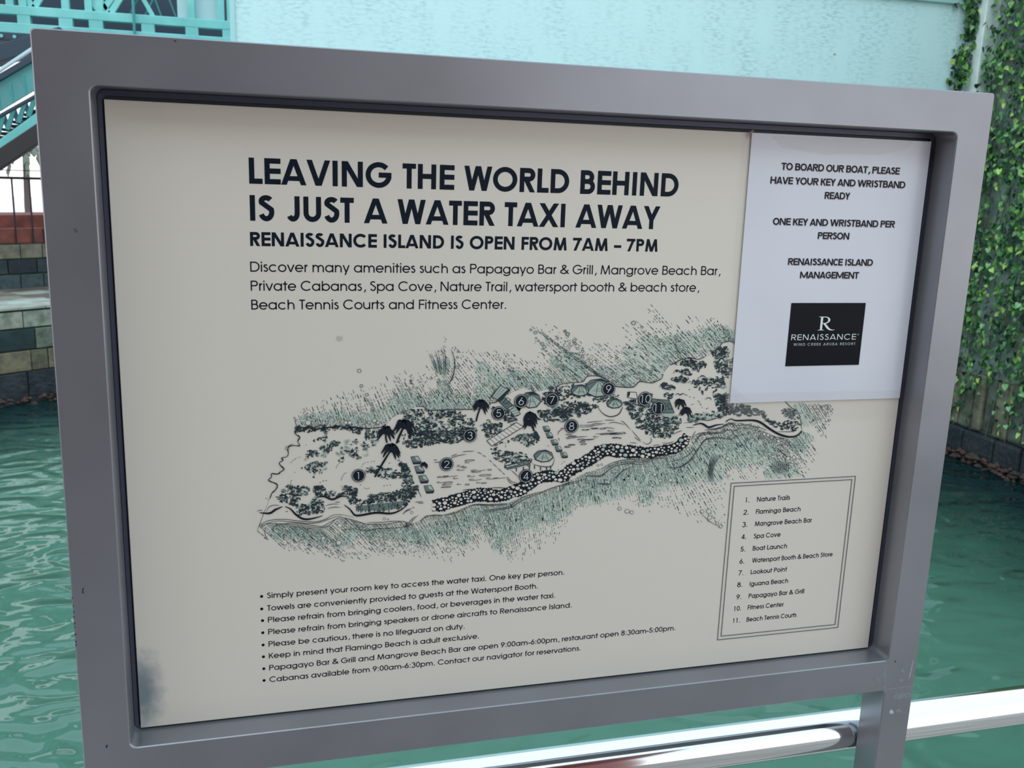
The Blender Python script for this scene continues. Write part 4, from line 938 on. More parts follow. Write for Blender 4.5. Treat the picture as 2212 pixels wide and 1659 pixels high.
# rounded swell left of centre and small bubble chains
sw = zf([(640, 700), (675, 800), (690, 900), (672, 1030), (640, 1110), (590, 1170), (530, 1165)])
LN.brush(spl(sw), 2.0)
for k in range(9):
    q = k / 8; LN.brush(spl(zf([(560 - 210 * q, 640 + 130 * q), (590 - 200 * q, 800 + 60 * q), (590 - 170 * q, 950), (560 - 110 * q, 1080 - 60 * q)])), .9 + .5 * (k % 2)) if k % 3 else None
    WASH.brush(spl(zf([(600 - 210 * q, 820 + 30 * q), (610 - 190 * q, 930), (570 - 120 * q, 1080 - 90 * q)])), 4.0); G1.brush(spl(zf([(610 - 210 * q, 810 + 40 * q), (615 - 190 * q, 930), (575 - 120 * q, 1070 - 90 * q)])), 1.1)
for L, src in (([(700, 690, 10), (732, 735, 16), (724, 808, 18), (722, 938, 26), (562, 1135, 24), (612, 1200, 22), (700, 1240, 12), (735, 1325, 26), (1700, 445, 20), (1760, 480, 26), (1770, 555, 16), (1800, 590, 16), (1850, 630, 28), (1880, 670, 28), (1910, 725, 14), (2150, 465, 20), (2190, 500, 26), (2070, 820, 40), (1800, 1200, 22)], zf),
               ([(875, 318, 30), (975, 368, 18), (1000, 428, 18), (1060, 450, 14), (1145, 480, 20), (1190, 522, 24), (1245, 550, 16), (60, 410, 16), (88, 450, 28), (168, 530, 24), (185, 570, 18), (210, 622, 20), (268, 655, 20), (265, 718, 22), (300, 835, 18), (625, 920, 22), (760, 955, 26), (945, 845, 18), (1120, 855, 22), (1085, 900, 20), (1080, 930, 18), (1000, 860, 16)], zg),
               ([(1512, 988, 30), (1540, 1190, 26), (1608, 1305, 24), (1600, 1375, 28), (1670, 1430, 24), (1690, 1490, 28)], ze)):
    for x_, y_, r in L:
        c = src([(x_, y_), (x_ + r, y_)]); rr = c[1][0] - c[0][0]; G2.ring(c[0][0], c[0][1], rr, .9 + rr * .08, 12, .9)
        if rnd.random() < .5: WASH.ring(c[0][0], c[0][1], rr * .7, rr * .7, 8, .9)
for pts in ([(1330, 510), (1370, 590), (1420, 670), (1440, 720)], [(1290, 570), (1340, 560)], [(0, 800), (120, 880), (290, 1000)]): LN.brush(spl(zg(pts)), 1.3)
# ---- sea hatching below the island
lo_tab = [(556, 42), (600, 42), (700, 40), (800, 50), (900, 58), (980, 62), (1040, 68), (1080, 78), (1180, 82), (1280, 80), (1380, 74), (1430, 66), (1480, 57), (1560, 52), (1650, 52), (1800, 52)]
low_edge = [(556, 1150), (577, 1166), (600, 1186), (643, 1196), (700, 1200), (738, 1214), (785, 1215), (827, 1204), (868, 1205), (935, 1208), (987, 1212), (1020, 1190), (1052, 1172), (1070, 1200), (1102, 1218), (1130, 1211), (1146, 1204), (1167, 1188), (1200, 1176), (1217, 1145), (1236, 1102), (1266, 1101), (1292, 1092), (1316, 1094), (1362, 1090), (1397, 1108), (1416, 1094), (1444, 1096), (1479, 1116), (1505, 1135), (1525, 1137), (1563, 1148), (1600, 1150)]
low_edge2 = [(1560, 1150), (1740, 1034), (1752, 1022), (1765, 990), (1783, 963), (1791, 928), (1799, 880)]
clow = sorted(low_coast); clow_y = lambda x: lerp_tab(clow, x)
def in_legend(x, y):
    q = brd(x, y); return q[0] > lx0 - .0005 and q[1] < lz1 + .0005
def low_out(x, y):
    if y < 862 + (1943 - x) * .029: return True
    if in_legend(x, y): return True
    if x > 1700: return x > lerp_tab([(862, 1800), (900, 1797), (930, 1790), (965, 1780), (1000, 1755), (1034, 1738)], y)
    return y > lerp_tab(low_edge, x)
x = 556.0
while x < 1731:
    yc = clow_y(x) + rnd.uniform(0, 2); ang = math.radians(lerp_tab(lo_tab, x)); L = 0
    while L < 330:
        xx = x + math.cos(ang) * L; yy = yc + math.sin(ang) * L
        if low_out(xx, yy): break
        L += 3
    if L > 5:
        hatch_line(x, yc, ang, 1, L * rnd.uniform(.84, 1.0), .5, 1.15, 2.0, None, .38 if x < 1000 or x > 1440 else .15)
        if rnd.random() < .9: hatch_line(x + 2.2, yc, ang, 1, min(L, rnd.uniform(30, 70)), .3, 1.0, 1.8, None, .12)
    x += rnd.uniform(4.0, 5.4)
x = 1728.0; y = 930.0       # right hand edge
for i in range(44):
    x0 = 1700 + i * 2.2; y0 = 868 + rnd.uniform(-4, 2) + max(0, (i - 4)) * 0.0; ang = math.radians(58); L = 0
    while L < 200 and not low_out(x0 + math.cos(ang) * L, y0 + 8 + math.sin(ang) * L): L += 3
    if x0 < 1731: continue
    hatch_line(x0, y0 + 8, ang, 1, L * rnd.uniform(.8, 1), .35, 1.1, 2.6, None, .3)
for cx, cy, r in ((600, 1150, 14), (640, 1150, 18), (680, 1158, 18), (735, 1165, 14), (760, 1150, 16), (800, 1150, 12), (840, 1150, 14), (880, 1150, 18), (900, 1158, 18), (930, 1150, 24), (960, 1140, 24), (990, 1130, 26), (1000, 1160, 14), (1020, 1115, 24), (1050, 1110, 22), (1060, 1140, 14), (1075, 1120, 22), (1085, 1150, 20), (1075, 1175, 10), (1100, 1105, 26), (1110, 1130, 20), (1130, 1090, 24), (1140, 1115, 24),
                   (1160, 1100, 26), (1180, 1085, 24), (1190, 1110, 18), (1210, 1075, 24), (1215, 1095, 18), (1235, 1062, 22), (1260, 1050, 24), (1270, 1070, 18), (1290, 1035, 24), (1300, 1060, 24), (1330, 1025, 24), (1335, 1050, 24), (1360, 1015, 22), (1370, 1040, 24), (1395, 1015, 24), (1400, 1045, 22), (1395, 1070, 14), (1425, 1010, 24), (1425, 1035, 20), (1450, 1005, 24), (1455, 1030, 16), (1475, 1000, 24), (1475, 1030, 18),
                   (1500, 985, 26), (1510, 1010, 26), (1525, 965, 26), (1545, 985, 26), (1560, 955, 24), (1545, 1020, 20), (1580, 965, 26), (1600, 945, 22), (1610, 965, 26), (1635, 960, 22), (1640, 985, 18), (1660, 975, 16), (1590, 990, 20), (1680, 1005, 18), (1700, 1010, 18), (1660, 1020, 10), (1720, 960, 16), (1735, 945, 16), (1740, 900, 16), (1728, 880, 14)):
    if in_legend(cx, cy + r * .6): continue
    an = math.radians(lerp_tab(lo_tab, cx) + 8); wash_patch(cx, cy, r * 1.05, an, int(r * 3.4)); tone_patch(cx, cy, r * 1.05, an, int(r * 2.0), .05)
for L, src in (([(480, 580, 14), (510, 655, 16), (350, 735, 24), (825, 712, 18), (890, 720, 18), (985, 730, 24), (1048, 722, 22), (1030, 770, 18), (590, 375, 14), (630, 392, 16), (670, 398, 16), (735, 475, 20), (775, 485, 20), (812, 515, 16), (885, 550, 20), (80, 1290, 22), (150, 1290, 28), (160, 1355, 24), (240, 1415, 18), (275, 1450, 20), (210, 1360, 10)], zd),
               ([(590, 1098, 20), (665, 1125, 24), (712, 1135, 20), (940, 758, 20), (1095, 815, 22), (915, 865, 18), (995, 820, 18), (375, 668, 14), (412, 660, 12), (1270, 508, 18), (258, 760, 14)], zc),
               ([(820, 1135, 20), (325, 1185, 16), (335, 1250, 18), (395, 1278, 18), (455, 1420, 26), (880, 1235, 12), (1205, 1455, 12), (1150, 1095, 18), (105, 995, 10), (90, 1045, 16)], zb),
               ([(1383, 1107, 16), (1420, 1113, 10), (418, 405, 22), (460, 375, 16), (930, 1345, 28), (775, 1300, 22), (940, 1175, 26), (995, 1195, 16), (875, 1195, 16), (625, 152, 30), (670, 155, 14), (740, 153, 14), (780, 153, 18), (1000, 150, 20), (1040, 150, 22), (1285, 130, 22), (1320, 150, 18), (1230, 150, 16)], za)):
    for x_, y_, r in L:
        c = src([(x_, y_), (x_ + r, y_)]); rr = c[1][0] - c[0][0]; WHT.ring(c[0][0], c[0][1], rr * .8, rr * .8, 10, .92); G2.ring(c[0][0], c[0][1], rr, 1.1, 12, .92)
# swirls in the lower right sea
for k in range(7):
    q = k / 6; LN.brush(spl(zd([(300 - 110 * q, 690 - 10 * q), (230 - 70 * q, 760), (190 - 45 * q, 870), (200 - 50 * q, 980)])), 1.0); WASH.brush(spl(zd([(310 - 110 * q, 700), (240 - 70 * q, 770), (200 - 40 * q, 960)])), 4.0)
for k in range(9):
    q = k / 8; LN.brush(spl(zd([(830 + 170 * q, 750 + 10 * q), (815 + 170 * q, 820), (850 + 140 * q, 905 - 30 * q)])), 1.0); WASH.brush(spl(zd([(835 + 165 * q, 755), (830 + 160 * q, 900 - 20 * q)])), 4.5); G1.brush(spl(zd([(845 + 150 * q, 765), (835 + 150 * q, 880)])), 1.4)
LN.brush(spl(zd([(870, 615), (920, 670), (980, 720)])), 1.8); LN.brush(zd([(60, 1300), (150, 1390), (270, 1460)]), 1.3)
# ---- thin shore lines
for src, L in ((za, [[(120, 1230), (135, 1180), (180, 1145), (260, 1118), (400, 1112), (560, 1130), (700, 1135), (800, 1108), (870, 1070), (960, 1065), (1080, 1092)], [(150, 1170), (300, 1130), (450, 1135), (600, 1150), (720, 1145), (830, 1110), (900, 1085), (960, 1080)], [(280, 1225), (285, 1185), (340, 1155), (500, 1165), (640, 1182), (740, 1195), (830, 1172), (900, 1110), (970, 1095), (1100, 1125), (1210, 1158), (1400, 1155), (1560, 1128)], [(290, 1185), (420, 1150), (560, 1155), (700, 1175), (770, 1180), (850, 1135), (930, 1095)], [(1210, 1140), (1330, 1142), (1460, 1130), (1550, 1130)],
      [(960, 1222), (1080, 1205), (1200, 1222), (1330, 1205), (1450, 1200), (1560, 1190), (1650, 1160)], [(800, 975), (860, 960), (930, 960)], [(820, 1005), (880, 990), (950, 992)], [(890, 940), (945, 940)], [(115, 1030), (150, 1020), (170, 1025)], [(210, 1030), (240, 985), (290, 970), (340, 972)], [(400, 1032), (425, 1034)], [(1570, 1060), (1600, 1030), (1650, 1015)], [(190, 1210), (200, 1270), (230, 1315)]]),
    (zb, [[(0, 1190), (60, 1175), (100, 1120), (155, 1068)], [(0, 1180), (50, 1150), (90, 1110), (125, 1080)], [(0, 1060), (40, 1020), (90, 1000)], [(640, 985), (740, 960), (860, 965), (1040, 955)], [(660, 975), (760, 968), (900, 975), (1040, 962)], [(770, 1035), (900, 1010), (1040, 990), (1120, 940), (1220, 880), (1400, 835)], [(790, 1042), (920, 1022), (1060, 998), (1140, 952), (1240, 895), (1390, 850)], [(230, 1080), (330, 1070), (400, 1068)], [(410, 1065), (520, 1050), (640, 985)], [(180, 1160), (190, 1120), (230, 1085), (260, 1080)],
      [(120, 940), (200, 935)], [(150, 950), (210, 948)], [(800, 830), (880, 800), (1000, 795)], [(1350, 860), (1480, 800), (1659, 750)]]),
    (zc, [[(415, 692), (500, 648), (600, 618), (700, 608), (850, 615), (940, 592), (1110, 582)], [(440, 705), (560, 650), (700, 630), (840, 632), (940, 605), (1080, 598)], [(250, 775), (400, 775), (460, 730), (550, 672), (700, 650), (800, 660), (910, 632)], [(260, 768), (400, 768), (440, 740)], [(0, 885), (60, 845), (160, 825), (260, 800)], [(10, 920), (60, 860), (180, 840)], [(1100, 630), (1200, 602), (1280, 560), (1330, 500)], [(1090, 690), (1190, 682), (1290, 610), (1370, 510), (1420, 430), (1500, 390), (1659, 402)], [(1080, 684), (1180, 688), (1270, 640), (1340, 580)],
      [(1310, 430), (1340, 370), (1420, 342), (1520, 352), (1590, 340), (1659, 300)], [(1300, 420), (1320, 370), (1345, 325)], [(430, 812), (480, 812)], [(355, 838), (420, 848), (500, 852)], [(370, 850), (440, 858), (500, 856)], [(560, 800), (600, 740), (700, 680)], [(520, 830), (560, 780), (640, 700)], [(330, 800), (345, 890)], [(690, 440), (760, 445)], [(1010, 445), (1080, 445), (1130, 428)], [(1120, 360), (1180, 330), (1210, 322)], [(1250, 290), (1330, 290)], [(920, 470), (990, 460)], [(1470, 305), (1560, 305), (1659, 260)],
      [(175, 268), (300, 265), (350, 250), (450, 250)], [(175, 285), (290, 282), (340, 268), (420, 258)], [(265, 243), (300, 236), (420, 225)], [(440, 216), (540, 216)], [(480, 250), (540, 238), (640, 262)], [(600, 225), (630, 238), (700, 312)], [(710, 318), (760, 375), (800, 420)], [(820, 432), (850, 452), (880, 452), (902, 430), (905, 405), (893, 390)], [(735, 385), (800, 430)], [(0, 300), (40, 296)]]),
    (zd, [[(0, 560), (40, 500), (110, 462), (200, 458), (290, 462), (350, 430), (420, 440), (480, 412), (600, 420)], [(0, 575), (60, 490), (200, 470), (230, 455)], [(0, 690), (60, 600), (130, 525), (250, 510), (380, 528), (450, 492), (550, 468)], [(0, 675), (50, 610), (110, 540), (240, 520)], [(100, 430), (250, 418), (330, 372), (400, 358), (430, 385), (510, 380), (600, 372)], [(130, 425), (260, 410), (330, 385), (400, 368)], [(600, 390), (700, 410), (760, 440)], [(870, 448), (1020, 448), (1080, 430)]])):
    for pts in L: LN.brush(spl(src(pts)), 1.25, .5, .5)
# ---- bold shore lines
for src, L in ((za, [([(142, 1045), (240, 1050), (300, 1015), (372, 983)], 4.4), ([(395, 983), (450, 1008), (500, 1060), (560, 1100), (620, 1110), (700, 1095), (770, 1074)], 4.2), ([(985, 968), (1040, 1010), (1090, 1068), (1160, 1068), (1300, 1045), (1450, 1052), (1550, 1015), (1620, 958)], 4.4), ([(720, 890), (790, 885), (865, 912), (955, 880), (1035, 888)], 4.2)]),
               (zc, [([(1320, 267), (1390, 250), (1430, 262), (1475, 288), (1550, 266), (1626, 256)], 4.2)]),
               (zd, [([(325, 345), (380, 316), (440, 332), (600, 328), (690, 350), (780, 412), (880, 472), (980, 502), (1060, 496), (1115, 460), (1132, 430)], 4.6)])):
    for pts, wd in L: SOL.brush(spl(src(pts)), wd, .35, .25)
# ---- wiggly outline of the island
wig = spl(top_coast[:38], 2)
for i in range(0, len(wig) - 2, 2): SOL.brush([wig[i], wig[i + 1], wig[min(i + 2, len(wig) - 1)]], rnd.uniform(1.4, 3.0), .7, .7)
for a, b_ in ((43, 50), (56, 74), (75, 81), (82, 102)):
    seg = spl(top_coast[a:b_], 3); LN.brush(seg, 1.7, .6, .6)
# ---- undergrowth: curled pen scribbles with grey-green wash
def scrub(poly, n, dark=.6, size=1.0, wash=.55):
    xs = [p[0] for p in poly]; ys = [p[1] for p in poly]; c = 0; g = 0
    while c < n and g < n * 12:
        g += 1; x_ = rnd.uniform(min(xs), max(xs)); y_ = rnd.uniform(min(ys), max(ys))
        if not inside(x_, y_, poly): continue
        c += 1; r = rnd.uniform(2.0, 5.6) * size; a0 = rnd.uniform(0, 2 * PI); sw_ = rnd.uniform(1.4, 3.6)
        pts = [(x_ + r * math.cos(a0 + sw_ * k / 4), y_ + r * .62 * math.sin(a0 + sw_ * k / 4)) for k in range(5)]
        q = rnd.random()
        if q < wash: (FW if rnd.random() < .6 else FG).brush(pts, r * rnd.uniform(.8, 1.5), .5, .4)
        q = rnd.random()
        if q < dark: FK.brush(pts, rnd.uniform(1.2, 3.3) * size, .35, .3)
        elif q < dark + .15: FG.brush(pts, rnd.uniform(1.2, 2.2), .4, .3)
def combs(poly, n):     # short vertical strokes under tree crowns
    xs = [p[0] for p in poly]; ys = [p[1] for p in poly]; c = 0; g = 0
    while c < n and g < n * 12:
        g += 1; x_ = rnd.uniform(min(xs), max(xs)); y_ = rnd.uniform(min(ys), max(ys))
        if not inside(x_, y_, poly): continue
        c += 1; FG.dash(x_, y_, PI / 2 + rnd.gauss(0.1, .12), rnd.uniform(3, 8), rnd.uniform(2, 3.5)); FK.dash(x_ + rnd.uniform(-1, 1), y_, PI / 2 + rnd.gauss(0.1, .12), rnd.uniform(3, 8), rnd.uniform(.8, 1.4))
def ticks(src, L):      # rows of little marks
    for x_, y_ in src(L): FK.dash(x_, y_, rnd.uniform(-.6, .3), rnd.uniform(1.6, 3), 1.5)
S_ = [(za, [(500, 195), (900, 180), (950, 175), (1140, 200), (1150, 255), (1100, 250), (1000, 215), (900, 215), (800, 255), (700, 225), (620, 235), (500, 235)], 90, .8), (za, [(690, 330), (760, 290), (840, 220), (820, 300), (770, 325)], 10, .8),
      (za, [(800, 325), (960, 335), (950, 360), (860, 420), (780, 500), (740, 490), (780, 380)], 40, .5), (za, [(1000, 320), (1150, 325), (1250, 360), (1190, 500), (1100, 520), (1040, 480), (950, 560), (920, 440)], 60, .4), (za, [(1180, 215), (1340, 210), (1340, 330), (1290, 400), (1230, 330), (1190, 290)], 40, .35),
      (za, [(490, 640), (620, 560), (730, 540), (820, 560), (770, 640), (690, 700), (640, 640)], 50, .5), (za, [(560, 520), (640, 430), (730, 400), (720, 480), (640, 500)], 24, .5), (za, [(310, 900), (420, 780), (640, 790), (660, 820), (560, 870), (500, 960), (340, 950)], 110, .6),
      (za, [(680, 790), (740, 770), (830, 840), (960, 850), (1000, 790), (1090, 800), (1110, 900), (1000, 870), (860, 880), (700, 890)], 120, .7), (za, [(680, 900), (790, 930), (770, 1050), (540, 1070), (500, 985), (440, 950), (560, 960), (660, 970)], 110, .6),
      (za, [(1010, 900), (1110, 900), (1190, 950), (1220, 880), (1400, 860), (1560, 810), (1659, 830), (1659, 900), (1500, 930), (1300, 950), (1120, 970), (1030, 950)], 180, .6), (za, [(1200, 600), (1380, 590), (1500, 630), (1600, 650), (1659, 720), (1500, 690), (1390, 710), (1280, 650), (1200, 660)], 80, .55), (za, [(1500, 510), (1600, 580), (1600, 660), (1560, 640), (1540, 560)], 26, .8),
      (zb, [(0, 30), (160, 20), (560, 40), (700, 130), (740, 230), (580, 250), (400, 240), (250, 330), (130, 280), (60, 200), (100, 120), (0, 100)], 330, .6), (zb, [(20, 330), (60, 240), (330, 230), (620, 200), (600, 330), (320, 370), (60, 400)], 260, .75), (zb, [(0, 520), (60, 600), (100, 760), (150, 800), (130, 880), (0, 1000)], 130, .6),
      (zb, [(780, 180), (850, 130), (990, 160), (970, 270), (850, 290), (790, 240)], 70, .6), (zb, [(880, 0), (1150, 60), (1150, 150), (1060, 160), (1000, 110)], 60, .6), (zb, [(880, 400), (960, 370), (1200, 260), (1330, 260), (1350, 350), (1240, 400), (1130, 320), (980, 350), (920, 430), (1250, 470), (1280, 560), (1020, 600), (890, 470)], 190, .65),
      (zb, [(1340, 80), (1560, 0), (1659, 30), (1659, 130), (1400, 140)], 90, .6), (zb, [(1310, 200), (1350, 330), (1340, 350), (1300, 260)], 20, .8),
      (zc, [(-20, 60), (150, 20), (370, 70), (370, 120), (270, 130), (200, 170), (0, 190)], 110, .7), (zf, [(1850, 1300), (2000, 1200), (2300, 1150), (2700, 1180), (2600, 1300), (2200, 1350), (2000, 1440), (1850, 1420)], 170, .7), (zf, [(1780, 1500), (2100, 1460), (2500, 1420), (2500, 1520), (2100, 1560), (1800, 1620)], 80, .65),
      (zc, [(630, 50), (790, -10), (900, 60), (920, 150), (1060, 200), (1180, 180), (1200, 250), (1080, 395), (980, 395), (880, 370), (780, 290), (740, 210), (660, 130)], 330, .62), (zg, [(380, 1150), (720, 1180), (740, 1230), (560, 1260), (420, 1250)], 50, .6),
      (zg, [(1380, 800), (1560, 740), (1700, 760), (1720, 830), (1620, 880), (1440, 820)], 60, .6), (zg, [(1340, 990), (1480, 940), (1520, 1000), (1400, 1020)], 28, .8), (zg, [(1190, 1040), (1340, 1040), (1350, 1110), (1260, 1120)], 30, .7), (zg, [(1250, 1160), (1330, 1160), (1320, 1230), (1280, 1210)], 14, .7),
      (zg, [(1540, 1010), (1700, 960), (1900, 970), (1990, 1060), (1850, 1120), (1700, 1040), (1600, 1080)], 90, .55), (zg, [(1850, 700), (2030, 640), (2060, 900), (1990, 1000), (1880, 900), (1840, 780)], 110, .6), (zg, [(1830, 1180), (1990, 1160), (1990, 1380), (1880, 1300)], 60, .5), (zg, [(1800, 640), (1900, 610), (2000, 600), (1980, 690), (1820, 700)], 40, .6),
      (zg, [(1500, 1470), (1600, 1400), (1980, 1380), (1950, 1450), (1700, 1470), (1550, 1500)], 60, .35), (zg, [(1350, 880), (1450, 870), (1560, 900), (1540, 940), (1430, 900)], 18, .7),
      (zd, [(340, 160), (500, 170), (700, 220), (790, 330), (870, 350), (1090, 350), (1100, 380), (1070, 435), (960, 430), (830, 390), (700, 290), (560, 265), (340, 260)], 200, .6), (zd, [(880, 250), (960, 190), (1060, 220), (1100, 320), (1030, 330), (960, 270)], 60, .45), (zd, [(200, 30), (330, 60), (330, 270), (260, 240), (230, 150)], 60, .5)]
for src, poly, n, dk in S_: scrub(src(poly), int(n * 1.25), dk)
for src, poly, n in ((za, [(770, 370), (860, 350), (860, 420), (800, 450)], 14), (za, [(1040, 400), (1110, 400), (1110, 480), (1040, 480)], 12), (za, [(1190, 230), (1330, 230), (1330, 310), (1190, 300)], 20), (za, [(1100, 960), (1600, 940), (1560, 1010), (1400, 1025), (1110, 1015)], 70), (zg, [(1600, 790), (1720, 780), (1700, 860), (1640, 890)], 16), (zg, [(1640, 1080), (1780, 1070), (1700, 1150)], 12), (zg, [(1860, 780), (1960, 770), (1980, 880), (1890, 890)], 14),
                     (zg, [(1420, 770), (1600, 740), (1590, 790), (1440, 800)], 24), (zg, [(1810, 660), (1960, 640), (1960, 680), (1830, 700)], 16), (za, [(650, 420), (720, 420), (720, 470), (650, 470)], 10), (za, [(1520, 260), (1659, 250), (1659, 360), (1520, 350)], 16), (za, [(1240, 860), (1560, 830), (1540, 900), (1240, 900)], 30)): combs(src(poly), n)
ticks(za, [(450, 545), (470, 530), (490, 512), (515, 500), (540, 495), (900, 595), (912, 575), (930, 555), (945, 540), (1155, 585), (1165, 565), (1185, 550), (1215, 543), (1250, 540), (1275, 535), (950, 720), (955, 700), (965, 678), (980, 660), (1000, 650), (445, 765), (448, 745), (452, 725), (770, 730), (800, 727), (1375, 780), (1405, 775), (1435, 770), (1140, 770), (1180, 800), (1225, 803), (1430, 555), (1410, 605), (1600, 770), (1605, 795), (200, 905), (225, 912), (950, 780), (965, 795), (1200, 805), (600, 372), (740, 745), (800, 890)])
ticks(zg, [(1640, 1250), (1655, 1265), (1665, 1285), (1675, 1300), (1690, 1325), (1590, 1210), (1540, 1200), (1560, 1290), (1535, 1115), (1580, 1290), (1520, 1030), (1740, 1340), (1760, 1330), (1700, 1385), (1500, 1180)])
ticks(zb, [(1015, 355), (1020, 375), (1018, 390), (1045, 435), (1440, 380), (180, 700), (190, 740), (1540, 620), (1620, 580), (1580, 560), (1600, 540), (70, 740), (60, 700)])
FKc = spl(zg([(1370, 1180), (1400, 1160), (1430, 1175), (1460, 1160), (1500, 1175)])); SOL.brush(FKc, 1.8)
SOL.brush(spl(zg([(1345, 920), (1380, 880), (1410, 885), (1440, 905), (1470, 880), (1500, 890)])), 1.8); SOL.brush(spl(zg([(1730, 1230), (1760, 1210), (1790, 1215), (1800, 1240)])), 1.6)
# ---- lagoons: dashed rims and ripples
for src, L in ((zb, [[(310, 545), (400, 540)], [(305, 520), (340, 520)], [(470, 505), (560, 475), (630, 465)], [(480, 485), (540, 460)], [(590, 440), (640, 435), (710, 433)], [(740, 440), (785, 462)], [(795, 472), (825, 490)], [(860, 518), (885, 545)], [(895, 555), (935, 592)], [(945, 600), (985, 640)], [(990, 645), (1015, 668)], [(1030, 690), (1060, 740), (1100, 765)], [(1040, 685), (1080, 735), (1140, 745)], [(800, 830), (870, 815)], [(880, 798), (1000, 798)], [(590, 822), (640, 815), (720, 808)], [(1150, 690), (1110, 650), (1080, 625)], [(150, 820), (185, 890)], [(80, 660), (95, 720), (110, 760)], [(55, 600), (70, 600)], [(1545, 270), (1550, 240), (1600, 205)], [(1550, 300), (1555, 330)], [(1615, 268), (1659, 268)], [(1620, 300), (1659, 300)]]),
               (zc, [[(250, 312), (290, 308)], [(300, 300), (380, 296)], [(390, 300), (470, 292), (540, 300)], [(50, 360), (120, 362)], [(70, 378), (160, 372)], [(60, 405), (170, 385), (270, 380)], [(350, 355), (500, 345), (620, 340)], [(390, 362), (500, 355), (650, 350)], [(180, 440), (240, 415), (350, 400)], [(40, 480), (90, 490)], [(520, 392), (560, 388), (600, 395)], [(85, 465), (150, 465)], [(240, 565), (200, 600)], [(620, 332), (655, 350)], [(530, 458), (620, 462)]])):
    for pts in L: LN.brush(spl(src(pts), 3), 1.3, .5, .5)
for src, L in ((zb, [(665, 525, 48, 7), (640, 545, 22, 5), (575, 578, 36, 8), (610, 595, 24, 5), (575, 618, 38, 7), (750, 622, 72, 7), (730, 638, 50, 5), (862, 618, 20, 6), (680, 680, 38, 7), (820, 672, 60, 8), (720, 715, 62, 7), (880, 702, 52, 8), (400, 688, 60, 5), (470, 680, 72, 5), (525, 702, 26, 5), (370, 742, 30, 6), (450, 745, 46, 7), (440, 765, 50, 5), (560, 762, 22, 4), (640, 765, 22, 6), (750, 745, 18, 6), (805, 750, 28, 5), (430, 790, 50, 4), (960, 700, 60, 3)]),
               (zc, [(250, 312, 38, 5), (340, 300, 36, 5), (420, 302, 30, 6), (500, 322, 32, 4), (120, 378, 40, 4), (205, 408, 36, 5), (355, 380, 26, 5), (70, 482, 30, 6), (110, 462, 34, 5), (220, 432, 28, 6), (230, 455, 30, 6), (290, 410, 44, 4), (545, 392, 30, 5), (595, 396, 10, 4), (480, 350, 80, 6), (560, 352, 80, 6)])):
    for x_, y_, a, b_ in L:
        c = src([(x_, y_), (x_ + a, y_ + b_)]); A_, B_ = c[1][0] - c[0][0], c[1][1] - c[0][1]; n = 14; tl = -.06
        pts = [(c[0][0] + A_ * math.cos(2 * PI * k / n), c[0][1] + B_ * math.sin(2 * PI * k / n) + tl * A_ * math.cos(2 * PI * k / n)) for k in range(n)]
        for k in range(n - (0 if rnd.random() < .5 else 4)): LN.brush([pts[k], pts[(k + 1) % n]], .95, 1, 1)
# ---- breakwater of rounded stones
band = [p for p in zb([(300, 975), (400, 965), (500, 930), (600, 905), (720, 870), (850, 870), (960, 880), (1080, 840), (1200, 800), (1290, 730), (1380, 690), (1480, 680), (1570, 690)])] + zc([(40, 770), (120, 700), (220, 650), (320, 590), (400, 530), (500, 515), (620, 530), (740, 535), (860, 545), (960, 530), (1060, 515), (1150, 495), (1220, 440), (1262, 370)])
bw = [10, 12.5, 12, 12, 13, 13, 11, 12, 12, 12, 11, 10.5, 11, 11, 11, 12, 12.5, 12.5, 12, 11.5, 13, 11, 10, 9.5, 10, 9.5, 8]
BS = spl(band, 5); nb = len(BS)
def bwid(i): return lerp_tab([(k * 5, v) for k, v in enumerate(bw)], i)
Lp, Rp = [], []
for i in range(nb):
    a = BS[max(0, i - 1)]; c = BS[min(nb - 1, i + 1)]; dx, dy = c[0] - a[0], c[1] - a[1]; l = math.hypot(dx, dy); h = bwid(i) + rnd.uniform(-1.4, 1.4)
    Lp.append((BS[i][0] - dy / l * h, BS[i][1] + dx / l * h)); Rp.append((BS[i][0] + dy / l * h, BS[i][1] - dx / l * h))
DK = Ink()
for i in range(nb - 1): DK.poly([Lp[i], Lp[i + 1], Rp[i + 1], Rp[i]])
for i in range(0, nb):
    for P_ in (Lp, Rp):
        r = rnd.uniform(1.8, 3.4); DK.poly([(P_[i][0] + r * math.cos(k * PI / 4), P_[i][1] + r * .8 * math.sin(k * PI / 4)) for k in range(8)])
placed = []
for _ in range(6500):
    i = rnd.randrange(1, nb - 1); a = BS[i - 1]; c = BS[i + 1]; dx, dy = c[0] - a[0], c[1] - a[1]; l = math.hypot(dx, dy); h = (bwid(i) - 2.2) * rnd.uniform(-1, 1); tt = rnd.uniform(-.5, .5) * l * .5
    x_ = BS[i][0] - dy / l * h + dx / l * tt; y_ = BS[i][1] + dx / l * h + dy / l * tt; r = rnd.choice((2.2, 2.8, 3.4, 4.0, 4.8))
    if all((x_ - q[0]) ** 2 + ((y_ - q[1]) * 1.2) ** 2 > (r + q[2] + .75) ** 2 for q in placed[-400:] if abs(q[0] - x_) < 10) and all((x_ - q[0]) ** 2 + ((y_ - q[1]) * 1.2) ** 2 > (r + q[2] + .75) ** 2 for q in placed if abs(q[0] - x_) < 9):
        placed.append((x_, y_, r))
for x_, y_, r in placed:
    n = 8; a0 = rnd.random(); (PEB if rnd.random() < .8 else PAL).poly([(x_ + r * rnd.uniform(.85, 1.12) * math.cos(a0 + 2 * PI * k / n), y_ + r * .8 * rnd.uniform(.85, 1.1) * math.sin(a0 + 2 * PI * k / n)) for k in range(n)])
